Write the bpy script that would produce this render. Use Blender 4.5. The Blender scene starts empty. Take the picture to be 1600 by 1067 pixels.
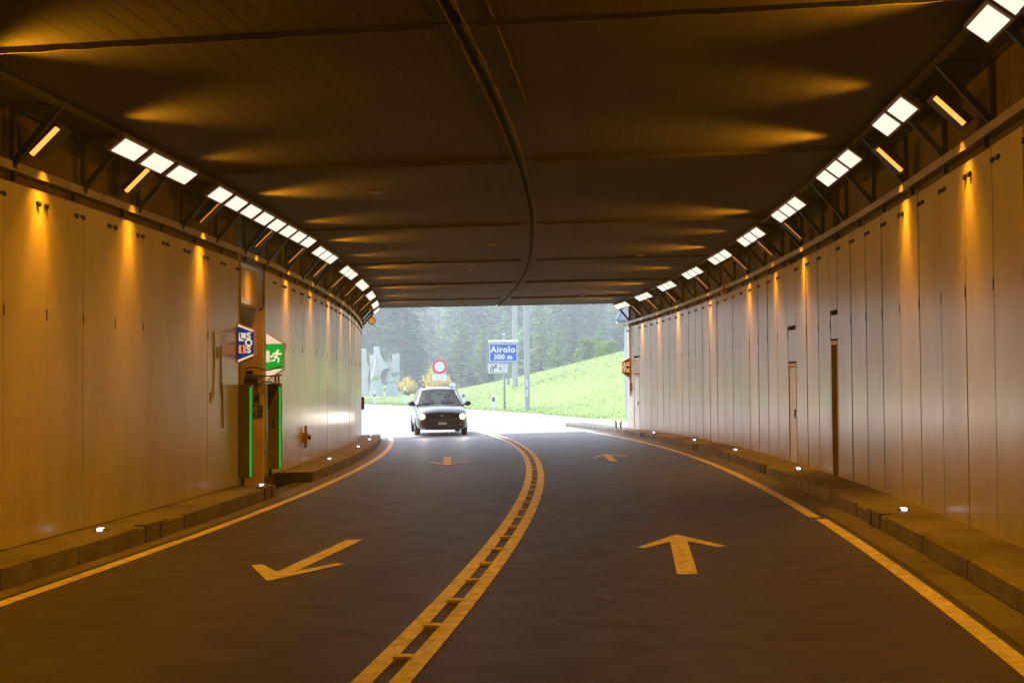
import bpy, math, random
import numpy as np
from mathutils import Matrix, Vector
random.seed(7); rng = np.random.default_rng(7)
R = math.radians
scene = bpy.context.scene
col = scene.collection

# ------------------------------------------------------------------ camera
YAW, PITCH, ROLL, CAMH = 0.162929, 0.029658, -0.00646, 1.6
_r = Vector((math.cos(YAW), math.sin(YAW), 0))
_f = Vector((-math.sin(YAW) * math.cos(PITCH), math.cos(YAW) * math.cos(PITCH), math.sin(PITCH)))
_u = _r.cross(_f)
_r2 = _r * math.cos(ROLL) + _u * math.sin(ROLL)
_u2 = -_r * math.sin(ROLL) + _u * math.cos(ROLL)
cam_d = bpy.data.cameras.new("camera")
cam_d.lens = 45.0; cam_d.sensor_width = 36.0; cam_d.sensor_fit = 'HORIZONTAL'
cam_d.clip_start = 0.05; cam_d.clip_end = 3000
cam = bpy.data.objects.new("camera", cam_d); col.objects.link(cam)
CAM = Vector((0, 0, CAMH))
M = Matrix((_r2, _u2, -_f)).transposed().to_4x4(); M.translation = CAM
cam.matrix_world = M
scene.camera = cam

# ------------------------------------------------------------------ world, sun, exposure
SUN_EL, SUN_ROT = R(54), R(-68)
w = bpy.data.worlds.new("World"); scene.world = w; w.use_nodes = True
nt = w.node_tree; nt.nodes.clear()
sky = nt.nodes.new('ShaderNodeTexSky'); sky.sky_type = 'NISHITA'; sky.sun_disc = False
sky.sun_elevation = SUN_EL; sky.sun_rotation = SUN_ROT
sky.air_density = 1.0; sky.dust_density = 3.0; sky.ozone_density = 1.0
bg = nt.nodes.new('ShaderNodeBackground'); bg.inputs[1].default_value = 0.14
wo = nt.nodes.new('ShaderNodeOutputWorld')
nt.links.new(sky.outputs[0], bg.inputs[0]); nt.links.new(bg.outputs[0], wo.inputs[0])
sd = bpy.data.lights.new("sun", 'SUN'); sd.energy = 1.5; sd.angle = R(25); sd.color = (1, .96, .9)
sun = bpy.data.objects.new("sun", sd); col.objects.link(sun)
# sun direction matching the sky (rotation measured clockwise from +Y)
sv = Vector((math.sin(SUN_ROT) * math.cos(SUN_EL), math.cos(SUN_ROT) * math.cos(SUN_EL), math.sin(SUN_EL)))
sun.rotation_euler = sv.to_track_quat('Z', 'Y').to_euler(); sun.location = (0, 60, 80)
vs = scene.view_settings
vs.view_transform = 'Standard'; vs.look = 'None'; vs.exposure = 2.25; vs.gamma = 1.0; vs.use_curve_mapping = False
scene.cycles.use_denoising = True
scene.cycles.max_bounces = 8; scene.cycles.diffuse_bounces = 5; scene.cycles.volume_bounces = 1
scene.cycles.transparent_max_bounces = 24
scene.cycles.sample_clamp_indirect = 4.0
scene.cycles.caustics_reflective = False; scene.cycles.caustics_refractive = False
scene.cycles.volume_step_rate = 4.0

WHITE_E, SOD_E, STREAK_W, SPILL_W, MAIN_W = .20, .42, 24.0, 85.0, 70.0
SODIUM = (1.0, .40, .006)
HAZE = 0.0014

# ------------------------------------------------------------------ helpers
def at(px, py, d):
    """point of the photographed place d metres ahead along the view axis"""
    return CAM + d * (_f + (px - 800) / 2000 * _r2 + (533.5 - py) / 2000 * _u2)

KAP, A0, BANK, G2 = 0.00627, -1.710, 0.020944, -8.7e-5
S_END, S_BACK = 43.4, -26.0
def xy(s, l):
    th = KAP * s
    return (A0 - (1 - math.cos(th)) / KAP + l * math.cos(th), math.sin(th) / KAP + l * math.sin(th))
def zroad(s, l):
    if s <= 45:
        x, _ = xy(s, l); return BANK * x + G2 * s * s
    x, _ = xy(45, 0); zc = BANK * x + G2 * 2025
    t = min(s - 45, 25.0)
    zc -= 0.0137 * (t - t * t / 50)
    return zc + BANK * l * math.cos(KAP * 45)
def W(s, l, z=0.0):
    x, y = xy(s, l); return Vector((x, y, z + zroad(s, l)))
def frame(s, l, z=0.0):
    th = KAP * s
    m = Matrix.Rotation(th, 4, 'Z'); m.translation = W(s, l, z); return m
def path_sl(x, y):
    """road coordinates of a ground point"""
    cx, cy = A0 - 1 / KAP, 0.0
    dx, dy = x - cx, y - cy
    return math.atan2(dy, dx) / KAP, math.hypot(dx, dy) - 1 / KAP

class MB:
    def __init__(s): s.v = []; s.f = []; s.uv = None; s.mi = []
    def add(s, vs_, fs, m=0):
        b = len(s.v); s.v += [tuple(p) for p in vs_]
        for f in fs: s.f.append(tuple(b + i for i in f)); s.mi.append(m)
        return s
    def box(s, c, d, rot=None, m=0):
        x, y, z = d[0] / 2, d[1] / 2, d[2] / 2
        p = [Vector(q) for q in ((-x,-y,-z),(x,-y,-z),(x,y,-z),(-x,y,-z),(-x,-y,z),(x,-y,z),(x,y,z),(-x,y,z))]
        if rot is not None: p = [rot @ q for q in p]
        c = Vector(c)
        return s.add([q + c for q in p], [(0,3,2,1),(4,5,6,7),(0,1,5,4),(1,2,6,5),(2,3,7,6),(3,0,4,7)], m)
    def bar(s, a, b, w, h=None, m=0):
        a, b = Vector(a), Vector(b); h = h or w; dd = b - a
        q = dd.to_track_quat('Y', 'Z').to_matrix()
        return s.box((a + b) / 2, (w, dd.length, h), q, m)
    def tube(s, a, b, r0, r1=None, n=10, cap=True, m=0):
        a, b = Vector(a), Vector(b); r1 = r0 if r1 is None else r1
        q = (b - a).to_track_quat('Z', 'Y').to_matrix()
        ring = [Vector((math.cos(t), math.sin(t), 0)) for t in [2 * math.pi * i / n for i in range(n)]]
        vv = [a + q @ (p * r0) for p in ring] + [b + q @ (p * r1) for p in ring]
        ff = [(i, (i + 1) % n, n + (i + 1) % n, n + i) for i in range(n)]
        if cap: ff += [tuple(range(n - 1, -1, -1)), tuple(range(n, 2 * n))]
        return s.add(vv, ff, m)
    def ball(s, c, r, nu=12, nv=8, sc=(1,1,1), m=0):
        c = Vector(c); vv = []; ff = []
        for j in range(nv + 1):
            ph = math.pi * j / nv
            for i in range(nu):
                t = 2 * math.pi * i / nu
                vv.append(c + Vector((r*sc[0]*math.sin(ph)*math.cos(t), r*sc[1]*math.sin(ph)*math.sin(t), r*sc[2]*math.cos(ph))))
        for j in range(nv):
            for i in range(nu):
                ff.append((j*nu+i, (j+1)*nu+i, (j+1)*nu+(i+1)%nu, j*nu+(i+1)%nu))
        return s.add(vv, ff, m)
    def prism(s, pts, mat4, depth, m=0):
        """polygon pts (x,z) in the plane of mat4's X and Z axes, thickness along its Y"""
        n = len(pts)
        vv = [mat4 @ Vector((x, -depth / 2, z)) for x, z in pts] + [mat4 @ Vector((x, depth / 2, z)) for x, z in pts]
        ff = [tuple(range(n)), tuple(range(2 * n - 1, n - 1, -1))] + [(i, n + i, n + (i + 1) % n, (i + 1) % n) for i in range(n)]
        return s.add(vv, ff, m)
    def sweep(s, prof, s0, s1, ds=0.75, closed=True, cap=True, zf=None):
        n = max(1, int(math.ceil((s1 - s0) / ds))); k = len(prof); vv = []; uv = []
        for i in range(n + 1):
            ss = s0 + (s1 - s0) * i / n
            for j, (l, z) in enumerate(prof):
                vv.append(W(ss, l, z)); uv.append((l, ss))
        ff = []
        for i in range(n):
            for j in range(k if closed else k - 1):
                a = i * k + j; b = i * k + (j + 1) % k
                ff.append((a, b, b + k, a + k))
        if closed and cap: ff += [tuple(range(k - 1, -1, -1)), tuple(n * k + j for j in range(k))]
        if s.uv is None: s.uv = [(0, 0)] * len(s.v)
        s.uv += uv
        return s.add(vv, ff)
    def mesh(s, name, mats, smooth=False):
        me = bpy.data.meshes.new(name); me.from_pydata(s.v, [], s.f); me.validate()
        for m in (mats if isinstance(mats, (list, tuple)) else [mats]): me.materials.append(m)
        if len(s.mi) == len(me.polygons):
            me.polygons.foreach_set('material_index', s.mi)
        if s.uv and len(s.uv) == len(s.v):
            lay = me.uv_layers.new(name='UVMap')
            idx = np.zeros(len(me.loops), dtype=np.int32); me.loops.foreach_get('vertex_index', idx)
            lay.data.foreach_set('uv', np.array(s.uv, dtype=np.float32)[idx].ravel())
        if smooth: me.polygons.foreach_set('use_smooth', [True] * len(me.polygons))
        me.update(); return me

def obj(name, data, parent=None, mw=None):
    o = bpy.data.objects.new(name, data); col.objects.link(o)
    if parent is not None: o.parent = parent
    if mw is not None: o.matrix_basis = mw
    return o
def build(name, mb, mats, parent=None, mw=None, smooth=False, bevel=0.0):
    o = obj(name, mb.mesh(name, mats, smooth), parent, mw)
    if bevel:
        b = o.modifiers.new('bevel', 'BEVEL'); b.width = bevel; b.segments = 2; b.limit_method = 'ANGLE'
    return o
def thing(name, label, cat, mw=None, group=None):
    o = obj(name, None, None, mw); o.empty_display_size = .2
    return tag(o, label, cat, group)
def tag(o, label, cat, group=None):
    o['label'] = label; o['category'] = cat
    if group: o['group'] = group
    return o
def kind(o, k): o['kind'] = k; return o
ORD = ['first','second','third','fourth','fifth','sixth','seventh','eighth','ninth','tenth','eleventh','twelfth','thirteenth','fourteenth','fifteenth','sixteenth']

def mat(name, c, rough=.6, metal=0.0, var=0.0, vscale=3.0, c2=None, stretch=(1,1,1), bump=0.0, bscale=40.0, spec=.5, emit=None, es=0.0, coat=0.0, alpha=None, world=True, rvar=0.0):
    m = bpy.data.materials.new(name); m.use_nodes = True
    t = m.node_tree; p = t.nodes['Principled BSDF']
    p.inputs['Base Color'].default_value = (*c, 1); p.inputs['Roughness'].default_value = rough
    p.inputs['Metallic'].default_value = metal; p.inputs['Specular IOR Level'].default_value = spec
    if coat: p.inputs['Coat Weight'].default_value = coat; p.inputs['Coat Roughness'].default_value = .05
    if emit: p.inputs['Emission Color'].default_value = (*emit, 1); p.inputs['Emission Strength'].default_value = es
    if var or c2 or bump:
        g = t.nodes.new('ShaderNodeNewGeometry') if world else t.nodes.new('ShaderNodeTexCoord')
        out = g.outputs['Position'] if world else g.outputs['Object']
        mp = t.nodes.new('ShaderNodeMapping'); mp.inputs['Scale'].default_value = stretch
        t.links.new(out, mp.inputs['Vector'])
        if var or c2:
            nz = t.nodes.new('ShaderNodeTexNoise'); nz.inputs['Scale'].default_value = vscale; nz.inputs['Detail'].default_value = 6; nz.inputs['Roughness'].default_value = .62
            t.links.new(mp.outputs[0], nz.inputs['Vector'])
            rp = t.nodes.new('ShaderNodeValToRGB')
            d = c2 or tuple(x * (1 - var) for x in c); hi = c if c2 else tuple(min(1, x * (1 + var)) for x in c)
            rp.color_ramp.elements[0].color = (*d, 1); rp.color_ramp.elements[0].position = .32
            rp.color_ramp.elements[1].color = (*hi, 1); rp.color_ramp.elements[1].position = .68
            t.links.new(nz.outputs['Fac'], rp.inputs['Fac']); t.links.new(rp.outputs[0], p.inputs['Base Color'])
            if rvar:
                mr = t.nodes.new('ShaderNodeMapRange'); mr.inputs['To Min'].default_value = rough + rvar; mr.inputs['To Max'].default_value = max(.03, rough - rvar)
                t.links.new(nz.outputs['Fac'], mr.inputs['Value']); t.links.new(mr.outputs[0], p.inputs['Roughness'])
        if bump:
            n2 = t.nodes.new('ShaderNodeTexNoise'); n2.inputs['Scale'].default_value = bscale; n2.inputs['Detail'].default_value = 4
            t.links.new(out, n2.inputs['Vector'])
            b = t.nodes.new('ShaderNodeBump'); b.inputs['Strength'].default_value = bump; b.inputs['Distance'].default_value = .02
            t.links.new(n2.outputs['Fac'], b.inputs['Height']); t.links.new(b.outputs[0], p.inputs['Normal'])
    return m
def emis(name, c, s):
    m = mat(name, tuple(min(.8, x * .8) for x in c), .4, emit=c, es=s); return m

MT = {}
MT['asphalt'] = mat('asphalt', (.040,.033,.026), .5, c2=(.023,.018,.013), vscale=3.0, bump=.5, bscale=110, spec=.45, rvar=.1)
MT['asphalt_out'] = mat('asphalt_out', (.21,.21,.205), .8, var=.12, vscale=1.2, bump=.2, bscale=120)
MT['concrete'] = mat('pavement_concrete', (.11,.10,.085), .8, var=.35, vscale=1.6, bump=.4, bscale=60)
MT['kerb'] = mat('kerb_concrete', (.105,.095,.08), .8, var=.4, vscale=2.4, bump=.4, bscale=60)
MT['paint'] = mat('road_paint', (.62,.57,.48), .6, c2=(.30,.27,.22), vscale=9.0, bump=.2, bscale=120)
MT['panel'] = mat('wall_panel', (.40,.365,.305), .25, c2=(.31,.28,.23), vscale=1.1, stretch=(1.2,1.2,.5), bump=.03, bscale=6, spec=.42, rvar=.05)
MT['backing'] = mat('wall_backing', (.055,.04,.028), .85, var=.3)
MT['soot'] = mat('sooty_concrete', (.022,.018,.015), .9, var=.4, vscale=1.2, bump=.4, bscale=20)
MT['dark_steel'] = mat('dark_steel', (.018,.015,.012), .55, metal=.3, var=.4, vscale=8)
MT['galv'] = mat('galvanised_steel', (.22,.21,.19), .5, metal=.3, var=.25, vscale=5)
MT['black'] = mat('black_rubber', (.02,.02,.02), .6)
MT['housing'] = mat('lamp_housing', (.12,.11,.10), .5, metal=.3)
MT['lamp_black'] = mat('lamp_black', (.018,.016,.014), .6)
MT['white_lens'] = emis('white_lens', (1.0,.94,.82), WHITE_E)
MT['sodium_lens'] = emis('sodium_lens', (1.0,.32,.06), SOD_E)
MT['sodium_dim'] = emis('sodium_dim_lens', (1.0,.38,.05), SOD_E * .3)
MT['led_green'] = emis('green_led', (.0,.85,.11), .09)
MT['led_white'] = emis('white_led', (.8,.86,1.0), .8)
MT['olive'] = mat('olive_enamel', (.19,.18,.06), .5, var=.2, vscale=4)
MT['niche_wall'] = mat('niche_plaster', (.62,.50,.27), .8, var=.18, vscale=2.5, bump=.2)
MT['door'] = mat('door_paint', (.42,.42,.42), .35, var=.15)
MT['door_frame'] = mat('door_frame', (.40,.31,.17), .5, var=.2)
MT['sign_white_lit'] = emis('lit_white_panel', (1.0,.93,.70), .13)
MT['sign_green_lit'] = emis('lit_green_panel', (.0,.52,.05), .12)
MT['sign_blue_lit'] = emis('lit_blue_panel', (.012,.06,.45), .07)
MT['sign_orange_lit'] = emis('lit_orange_panel', (1.0,.42,.16), .13)
MT['sign_red'] = mat('red_sheeting', (.62,.03,.06), .5)
MT['sign_white'] = mat('white_sheeting', (.70,.70,.70), .5)
MT['sign_blue'] = mat('blue_sheeting', (.02,.08,.50), .5)
MT['sign_dark'] = mat('dark_print', (.03,.03,.04), .6)
MT['sign_pink'] = mat('faded_print', (.60,.45,.45), .6)
MT['pictogram_green'] = mat('dark_green_plate', (.05,.07,.02), .5)
MT['orange_case'] = mat('orange_case', (.55,.22,.03), .5)
MT['amber'] = emis('amber_lens', (1.0,.42,.08), .1)
MT['post_grey'] = mat('grey_post', (.30,.31,.32), .6, var=.1)
MT['pole_concrete'] = mat('pole_concrete', (.40,.395,.39), .8, var=.12, vscale=2, stretch=(1,1,.2))
MT['monument'] = mat('monument_concrete', (.46,.455,.45), .85, var=.2, vscale=.6, stretch=(1,1,.4), bump=.4, bscale=3)
MT['grass'] = mat('meadow_grass', (.185,.255,.088), .9, c2=(.165,.235,.078), vscale=.15, spec=.1)
MT['blade'] = mat('grass_blade', (.19,.26,.092), .8, c2=(.165,.235,.075), vscale=.8, spec=.1)
MT['forest_floor'] = mat('forest_floor', (.05,.055,.028), .95, c2=(.03,.032,.018), vscale=.3, spec=.1)
MT['bark'] = mat('bark', (.085,.07,.055), .9, var=.3, vscale=4, stretch=(2,2,.3))
MT['pale_bark'] = mat('pale_bark', (.20,.18,.17), .9, var=.3, vscale=4)
MT['hut_wall'] = mat('hut_render', (.62,.62,.63), .8, var=.08)
MT['hut_roof'] = mat('hut_roof', (.20,.23,.27), .5, var=.15)
MT['car_paint'] = mat('car_paint', (.13,.12,.115), .18, metal=.9, coat=1.0, var=.05)
MT['trim'] = mat('black_trim', (.03,.03,.03), .5)
MT['chrome'] = mat('chrome', (.6,.6,.6), .2, metal=1)
MT['plate'] = mat('plate_white', (.7,.68,.6), .5)
MT['headlight'] = emis('headlight_glow', (1.0,.84,.58), 5.0)
MT['lamp_glass'] = mat('lamp_glass', (.35,.34,.32), .15, metal=.3, coat=.8)
MT['skin'] = mat('skin', (.45,.28,.2), .6); MT['cloth'] = mat('dark_cloth', (.05,.05,.06), .9); MT['hair'] = mat('dark_hair', (.03,.022,.018), .7)
MT['seat'] = mat('seat_cloth', (.06,.06,.06), .9)
def leaf_mat(name, c, c2, vscale, tr=.45):
    m = mat(name, c, .85, c2=c2, vscale=vscale, spec=.08); t = m.node_tree; p = t.nodes['Principled BSDF']; o = t.nodes['Material Output']
    tl = t.nodes.new('ShaderNodeBsdfTranslucent'); mx = t.nodes.new('ShaderNodeMixShader'); mx.inputs[0].default_value = tr
    t.links.new(p.inputs['Base Color'].links[0].from_socket, tl.inputs['Color'])
    t.links.new(p.outputs[0], mx.inputs[1]); t.links.new(tl.outputs[0], mx.inputs[2]); t.links.new(mx.outputs[0], o.inputs['Surface']); return m
MT['spruce'] = leaf_mat('spruce_needles', (.06,.118,.062), (.034,.075,.048), .4, .35)
MT['larch'] = leaf_mat('larch_needles', (.24,.40,.11), (.15,.28,.07), .4)
MT['leafy'] = leaf_mat('bright_leaves', (.20,.28,.08), (.13,.20,.05), 1)
MT['blossom'] = leaf_mat('yellow_blossom', (.86,.72,.20), (.78,.58,.12), 4)
def glass_mat():
    m = bpy.data.materials.new('window_glass'); m.use_nodes = True; t = m.node_tree; t.nodes.clear()
    o = t.nodes.new('ShaderNodeOutputMaterial'); a = t.nodes.new('ShaderNodeBsdfTransparent'); g = t.nodes.new('ShaderNodeBsdfGlossy')
    a.inputs[0].default_value = (.30,.35,.33,1); g.inputs['Roughness'].default_value = .04
    f = t.nodes.new('ShaderNodeFresnel'); f.inputs[0].default_value = 1.45; mx = t.nodes.new('ShaderNodeMixShader')
    t.links.new(f.outputs[0], mx.inputs[0]); t.links.new(a.outputs[0], mx.inputs[1]); t.links.new(g.outputs[0], mx.inputs[2]); t.links.new(mx.outputs[0], o.inputs[0])
    return m
MT['glass'] = glass_mat()

def slab_material():
    m = mat('ceiling_concrete', (.026,.018,.010), .85, c2=(.007,.005,.0035), vscale=.9, stretch=(.8,.5,1), bump=.3, bscale=14)
    t = m.node_tree; p = t.nodes['Principled BSDF']
    uv = t.nodes.new('ShaderNodeUVMap'); sp = t.nodes.new('ShaderNodeSeparateXYZ'); t.links.new(uv.outputs[0], sp.inputs[0])
    # formwork boards: 18 cm wide, running along the tunnel
    mm = t.nodes.new('ShaderNodeMath'); mm.operation = 'MULTIPLY'; mm.inputs[1].default_value = 1 / .18; t.links.new(sp.outputs['X'], mm.inputs[0])
    fr = t.nodes.new('ShaderNodeMath'); fr.operation = 'FRACT'; t.links.new(mm.outputs[0], fr.inputs[0])
    rg = t.nodes.new('ShaderNodeValToRGB'); e = rg.color_ramp.elements
    e[0].position = 0; e[0].color = (0,0,0,1); e[1].position = .10; e[1].color = (1,1,1,1)
    t.links.new(fr.outputs[0], rg.inputs[0])
    fl = t.nodes.new('ShaderNodeMath'); fl.operation = 'FLOOR'; t.links.new(mm.outputs[0], fl.inputs[0])
    wn = t.nodes.new('ShaderNodeTexWhiteNoise'); wn.noise_dimensions = '1D'; t.links.new(fl.outputs[0], wn.inputs['W'])
    mr = t.nodes.new('ShaderNodeMapRange'); mr.inputs['To Min'].default_value = .62; mr.inputs['To Max'].default_value = 1.1; t.links.new(wn.outputs[0], mr.inputs['Value'])
    m1 = t.nodes.new('ShaderNodeMath'); m1.operation = 'MULTIPLY'
    mr2 = t.nodes.new('ShaderNodeMapRange'); mr2.inputs['To Min'].default_value = .78; mr2.inputs['To Max'].default_value = 1.0; t.links.new(rg.outputs[0], mr2.inputs['Value'])
    t.links.new(mr.outputs[0], m1.inputs[0]); t.links.new(mr2.outputs[0], m1.inputs[1])
    old = p.inputs['Base Color'].links[0].from_socket
    mix = t.nodes.new('ShaderNodeMix'); mix.data_type = 'RGBA'; mix.blend_type = 'MULTIPLY'; mix.inputs[0].default_value = 1
    t.links.new(old, mix.inputs[6]); t.links.new(m1.outputs[0], mix.inputs[7]); t.links.new(mix.outputs[2], p.inputs['Base Color'])
    bp = [n for n in t.nodes if n.type == 'BUMP'][0]
    b2 = t.nodes.new('ShaderNodeBump'); b2.inputs['Strength'].default_value = .2; b2.inputs['Distance'].default_value = .01
    t.links.new(rg.outputs[0], b2.inputs['Height']); t.links.new(bp.outputs[0], b2.inputs['Normal']); t.links.new(b2.outputs[0], p.inputs['Normal'])
    return m
MT['slab'] = slab_material()
def road_tracks(m):
    """wheel tracks polished a little darker, from the road's own lateral coordinate"""
    t = m.node_tree; p = t.nodes['Principled BSDF']
    uv = t.nodes.new('ShaderNodeUVMap'); sp = t.nodes.new('ShaderNodeSeparateXYZ'); t.links.new(uv.outputs[0], sp.inputs[0])
    ab = t.nodes.new('ShaderNodeMath'); ab.operation = 'ABSOLUTE'; t.links.new(sp.outputs['X'], ab.inputs[0])
    s1 = t.nodes.new('ShaderNodeMath'); s1.operation = 'MULTIPLY'; s1.inputs[1].default_value = 2 * math.pi / 1.75; t.links.new(ab.outputs[0], s1.inputs[0])
    cs = t.nodes.new('ShaderNodeMath'); cs.operation = 'COSINE'; t.links.new(s1.outputs[0], cs.inputs[0])
    mr = t.nodes.new('ShaderNodeMapRange'); mr.inputs['From Min'].default_value = -1; mr.inputs['To Min'].default_value = .82; mr.inputs['To Max'].default_value = 1.12
    t.links.new(cs.outputs[0], mr.inputs['Value'])
    old = p.inputs['Base Color'].links[0].from_socket
    mix = t.nodes.new('ShaderNodeMix'); mix.data_type = 'RGBA'; mix.blend_type = 'MULTIPLY'; mix.inputs[0].default_value = 1
    t.links.new(old, mix.inputs[6]); t.links.new(mr.outputs[0], mix.inputs[7]); t.links.new(mix.outputs[2], p.inputs['Base Color'])
road_tracks(MT['asphalt'])
MT['mortar'] = mat('mortar', (.075,.062,.048), .9, c2=(.015,.012,.01), vscale=3.0, bump=.4, bscale=30)
MT['gutter'] = mat('gutter_concrete', (.085,.078,.068), .75, var=.35, vscale=2)

def text(name, body, size, m, parent, mw, bold=0.0, extrude=.002, align='CENTER', squeeze=1.0):
    cu = bpy.data.curves.new(name, 'FONT'); cu.body = body; cu.size = size; cu.align_x = align; cu.align_y = 'CENTER'
    cu.extrude = extrude; cu.offset = bold; cu.resolution_u = 3; cu.space_character = 1.1
    tmp = bpy.data.objects.new(name + '_curve', cu); col.objects.link(tmp)
    dg = bpy.context.evaluated_depsgraph_get()
    me = bpy.data.meshes.new_from_object(tmp.evaluated_get(dg)); me.name = name
    bpy.data.objects.remove(tmp); bpy.data.curves.remove(cu)
    me.materials.clear(); me.materials.append(m)
    # text lies in XY facing +Z: stand it up so that it reads towards -Y
    me.transform(Matrix.Rotation(R(90), 4, 'X') @ Matrix.Diagonal((squeeze, 1, 1, 1)))
    return obj(name, me, parent, mw)
def stroke(mb, pts, w, y, d=.004):
    for a, b in zip(pts[:-1], pts[1:]):
        a2 = Vector((a[0], y, a[1])); b2 = Vector((b[0], y, b[1])); dd = (b2 - a2).normalized()
        n = Vector((-dd.z, 0, dd.x)) * w / 2; e = dd * w * .35
        q = [a2 - n - e, b2 - n + e, b2 + n + e, a2 + n - e]
        mb.add([p + Vector((0, -d/2, 0)) for p in q] + [p + Vector((0, d/2, 0)) for p in q], [(0,1,2,3),(7,6,5,4),(0,4,5,1),(1,5,6,2),(2,6,7,3),(3,7,4,0)])
def disc(mb, x, z, r, y, d=.004, n=16):
    mb.tube((x, y - d/2, z), (x, y + d/2, z), r, n=n)
def runner(mb, cx, cz, k, y, flip=1):
    """running figure pictogram of height ~ k"""
    P = lambda a, b: (cx + flip * a * k, cz + b * k)
    disc(mb, *P(.10, .40), .10 * k, y)
    stroke(mb, [P(.04, .26), P(-.06, -.02)], .20 * k, y)
    stroke(mb, [P(.06, .26), P(.24, .14), P(.36, .22)], .085 * k, y)
    stroke(mb, [P(.0, .26), P(-.22, .22), P(-.26, .04)], .085 * k, y)
    stroke(mb, [P(-.02, -.04), P(.16, -.16), P(.12, -.42)], .10 * k, y)
    stroke(mb, [P(-.08, -.04), P(-.16, -.28), P(-.42, -.30)], .10 * k, y)

# ------------------------------------------------------------------ ground sheet (meadow, hill, far slope)
def ground_points():
    P = []
    def pp(px, py, d): P.append(at(px, py, d))
    for q in [(760,641,86),(790,633,87),(823,628,84),(870,628,76),(930,612,80),(975,600,70),(1010,575,72),(1060,640,58),
              (725,622,112),(700,613,140),(760,598,136),(830,584,130),(900,566,126),(980,547,118),(1100,520,110),(1250,520,80),
              (700,612,180),(850,596,180),(980,575,175),(1120,560,170),
              (600,618,150),(565,618,150),(640,617,150),(690,615,150),(605,626,122),(650,626,118),(690,628,108),(520,620,155),(400,624,160),(250,632,150),(100,640,140),
              (520,600,215),(600,602,215),(700,602,220),
              (480,560,330),(600,560,330),(700,556,330),(850,548,330),(1000,530,330),(1150,510,330),(350,570,330),
              (300,440,560),(500,430,560),(650,425,560),(800,420,560),(950,415,560),(1100,410,560),(1300,400,560),(1500,420,400),(100,470,450),(-200,520,300),(1800,430,250),
              (-300,640,120),(1400,560,55)]: pp(*q)
    for s in (47, 55, 63, 75, 88, 100):
        P.append(W(s, 8.5, 0) + Vector((0, 0, -.02)))
        P.append(W(s, -9, 0))
    for s in (115, 135, 155): P.append(W(s, 8.5, 0)); P.append(W(s, -9, 0))
    return np.array([tuple(p) for p in P])
GP = ground_points()
def _phi(r): return np.sqrt(r * r + .015)   # biharmonic-like linear kernel: no overshoot between the surveyed points
def fit_ground():
    n = len(GP); xy_ = GP[:, :2] / 100; D = np.linalg.norm(xy_[:, None] - xy_[None], axis=2)
    A = np.zeros((n + 3, n + 3)); A[:n, :n] = _phi(D) - np.eye(n) * .002; A[:n, n] = 1; A[:n, n+1:] = xy_; A[n, :n] = 1; A[n+1:, :n] = xy_.T
    b = np.zeros(n + 3); b[:n] = GP[:, 2]
    return np.linalg.solve(A, b)
GC = fit_ground()
def ground_raw(x, y):
    q = np.stack([np.asarray(x, float), np.asarray(y, float)], -1) / 100; n = len(GP)
    D = np.linalg.norm(q[..., None, :] - GP[:, :2] / 100, axis=-1)
    return _phi(D) @ GC[:n] + GC[n] + q @ GC[n+1:]
L_RIGHT, L_LEFT = 7.6, -7.0
def gz(x, y):
    """height of the ground sheet"""
    h = float(ground_raw(x, y)); s, l = path_sl(x, y)
    if y < 46.5 and s < 47:
        zb = zroad(max(min(s, 47), -60), max(min(l, 9), -9)) - .35
        if -9 < l < 9: return zb
    if s < -70 or s > 190: return h
    e = max(L_LEFT - l, l - L_RIGHT, 0.0)
    t = min(e / 13.0, 1.0); t = t * t * (3 - 2 * t)
    zr = zroad(s, max(min(l, L_RIGHT), L_LEFT)) - .05
    near = 1.0 if s > 43 else max(0.0, 1 - (43 - s) / 30)
    if s < 43.5: return zr - .3 + (h - zr) * t * .4 * (1 if abs(l) > 9 else 0)
    return zr * (1 - t) + h * t
def build_ground():
    def axis(fine0, fine1, st, lo, hi, big):
        a = list(np.arange(fine0, fine1 + .01, st)); x = fine0
        g = st
        while x > lo: g = min(g * 1.25, big); x -= g; a.insert(0, max(x, lo))
        x = fine1; g = st
        while x < hi: g = min(g * 1.25, big); x += g; a.append(min(x, hi))
        return a
    xs = axis(-42, 34, 1.2, -390, 390, 25); ys = axis(44, 165, 1.2, -34, 600, 20)
    v = [(x, y, gz(x, y)) for y in ys for x in xs]; nx = len(xs)
    f = [(j*nx+i, j*nx+i+1, (j+1)*nx+i+1, (j+1)*nx+i) for j in range(len(ys)-1) for i in range(nx-1)]
    mb = MB(); mb.add(v, f)
    # forest floor under the trees of the far slope, meadow in front of it
    for i, q in enumerate(f):
        cx = sum(v[k][0] for k in q) / 4; cy = sum(v[k][1] for k in q) / 4
        edge = 172 if cx > -45 else 205
        if math.hypot(cx, cy) > edge + 8 * math.sin(cx * .3) + 5 * math.sin(cx * .11 + 1): mb.mi[i] = 1
    return kind(build('meadow_ground', mb, [MT['grass'], MT['forest_floor']], smooth=True), 'structure')
build_ground()
def on_ground(px, d):
    p = at(px, 600, d); return Vector((p.x, p.y, gz(p.x, p.y)))

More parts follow.
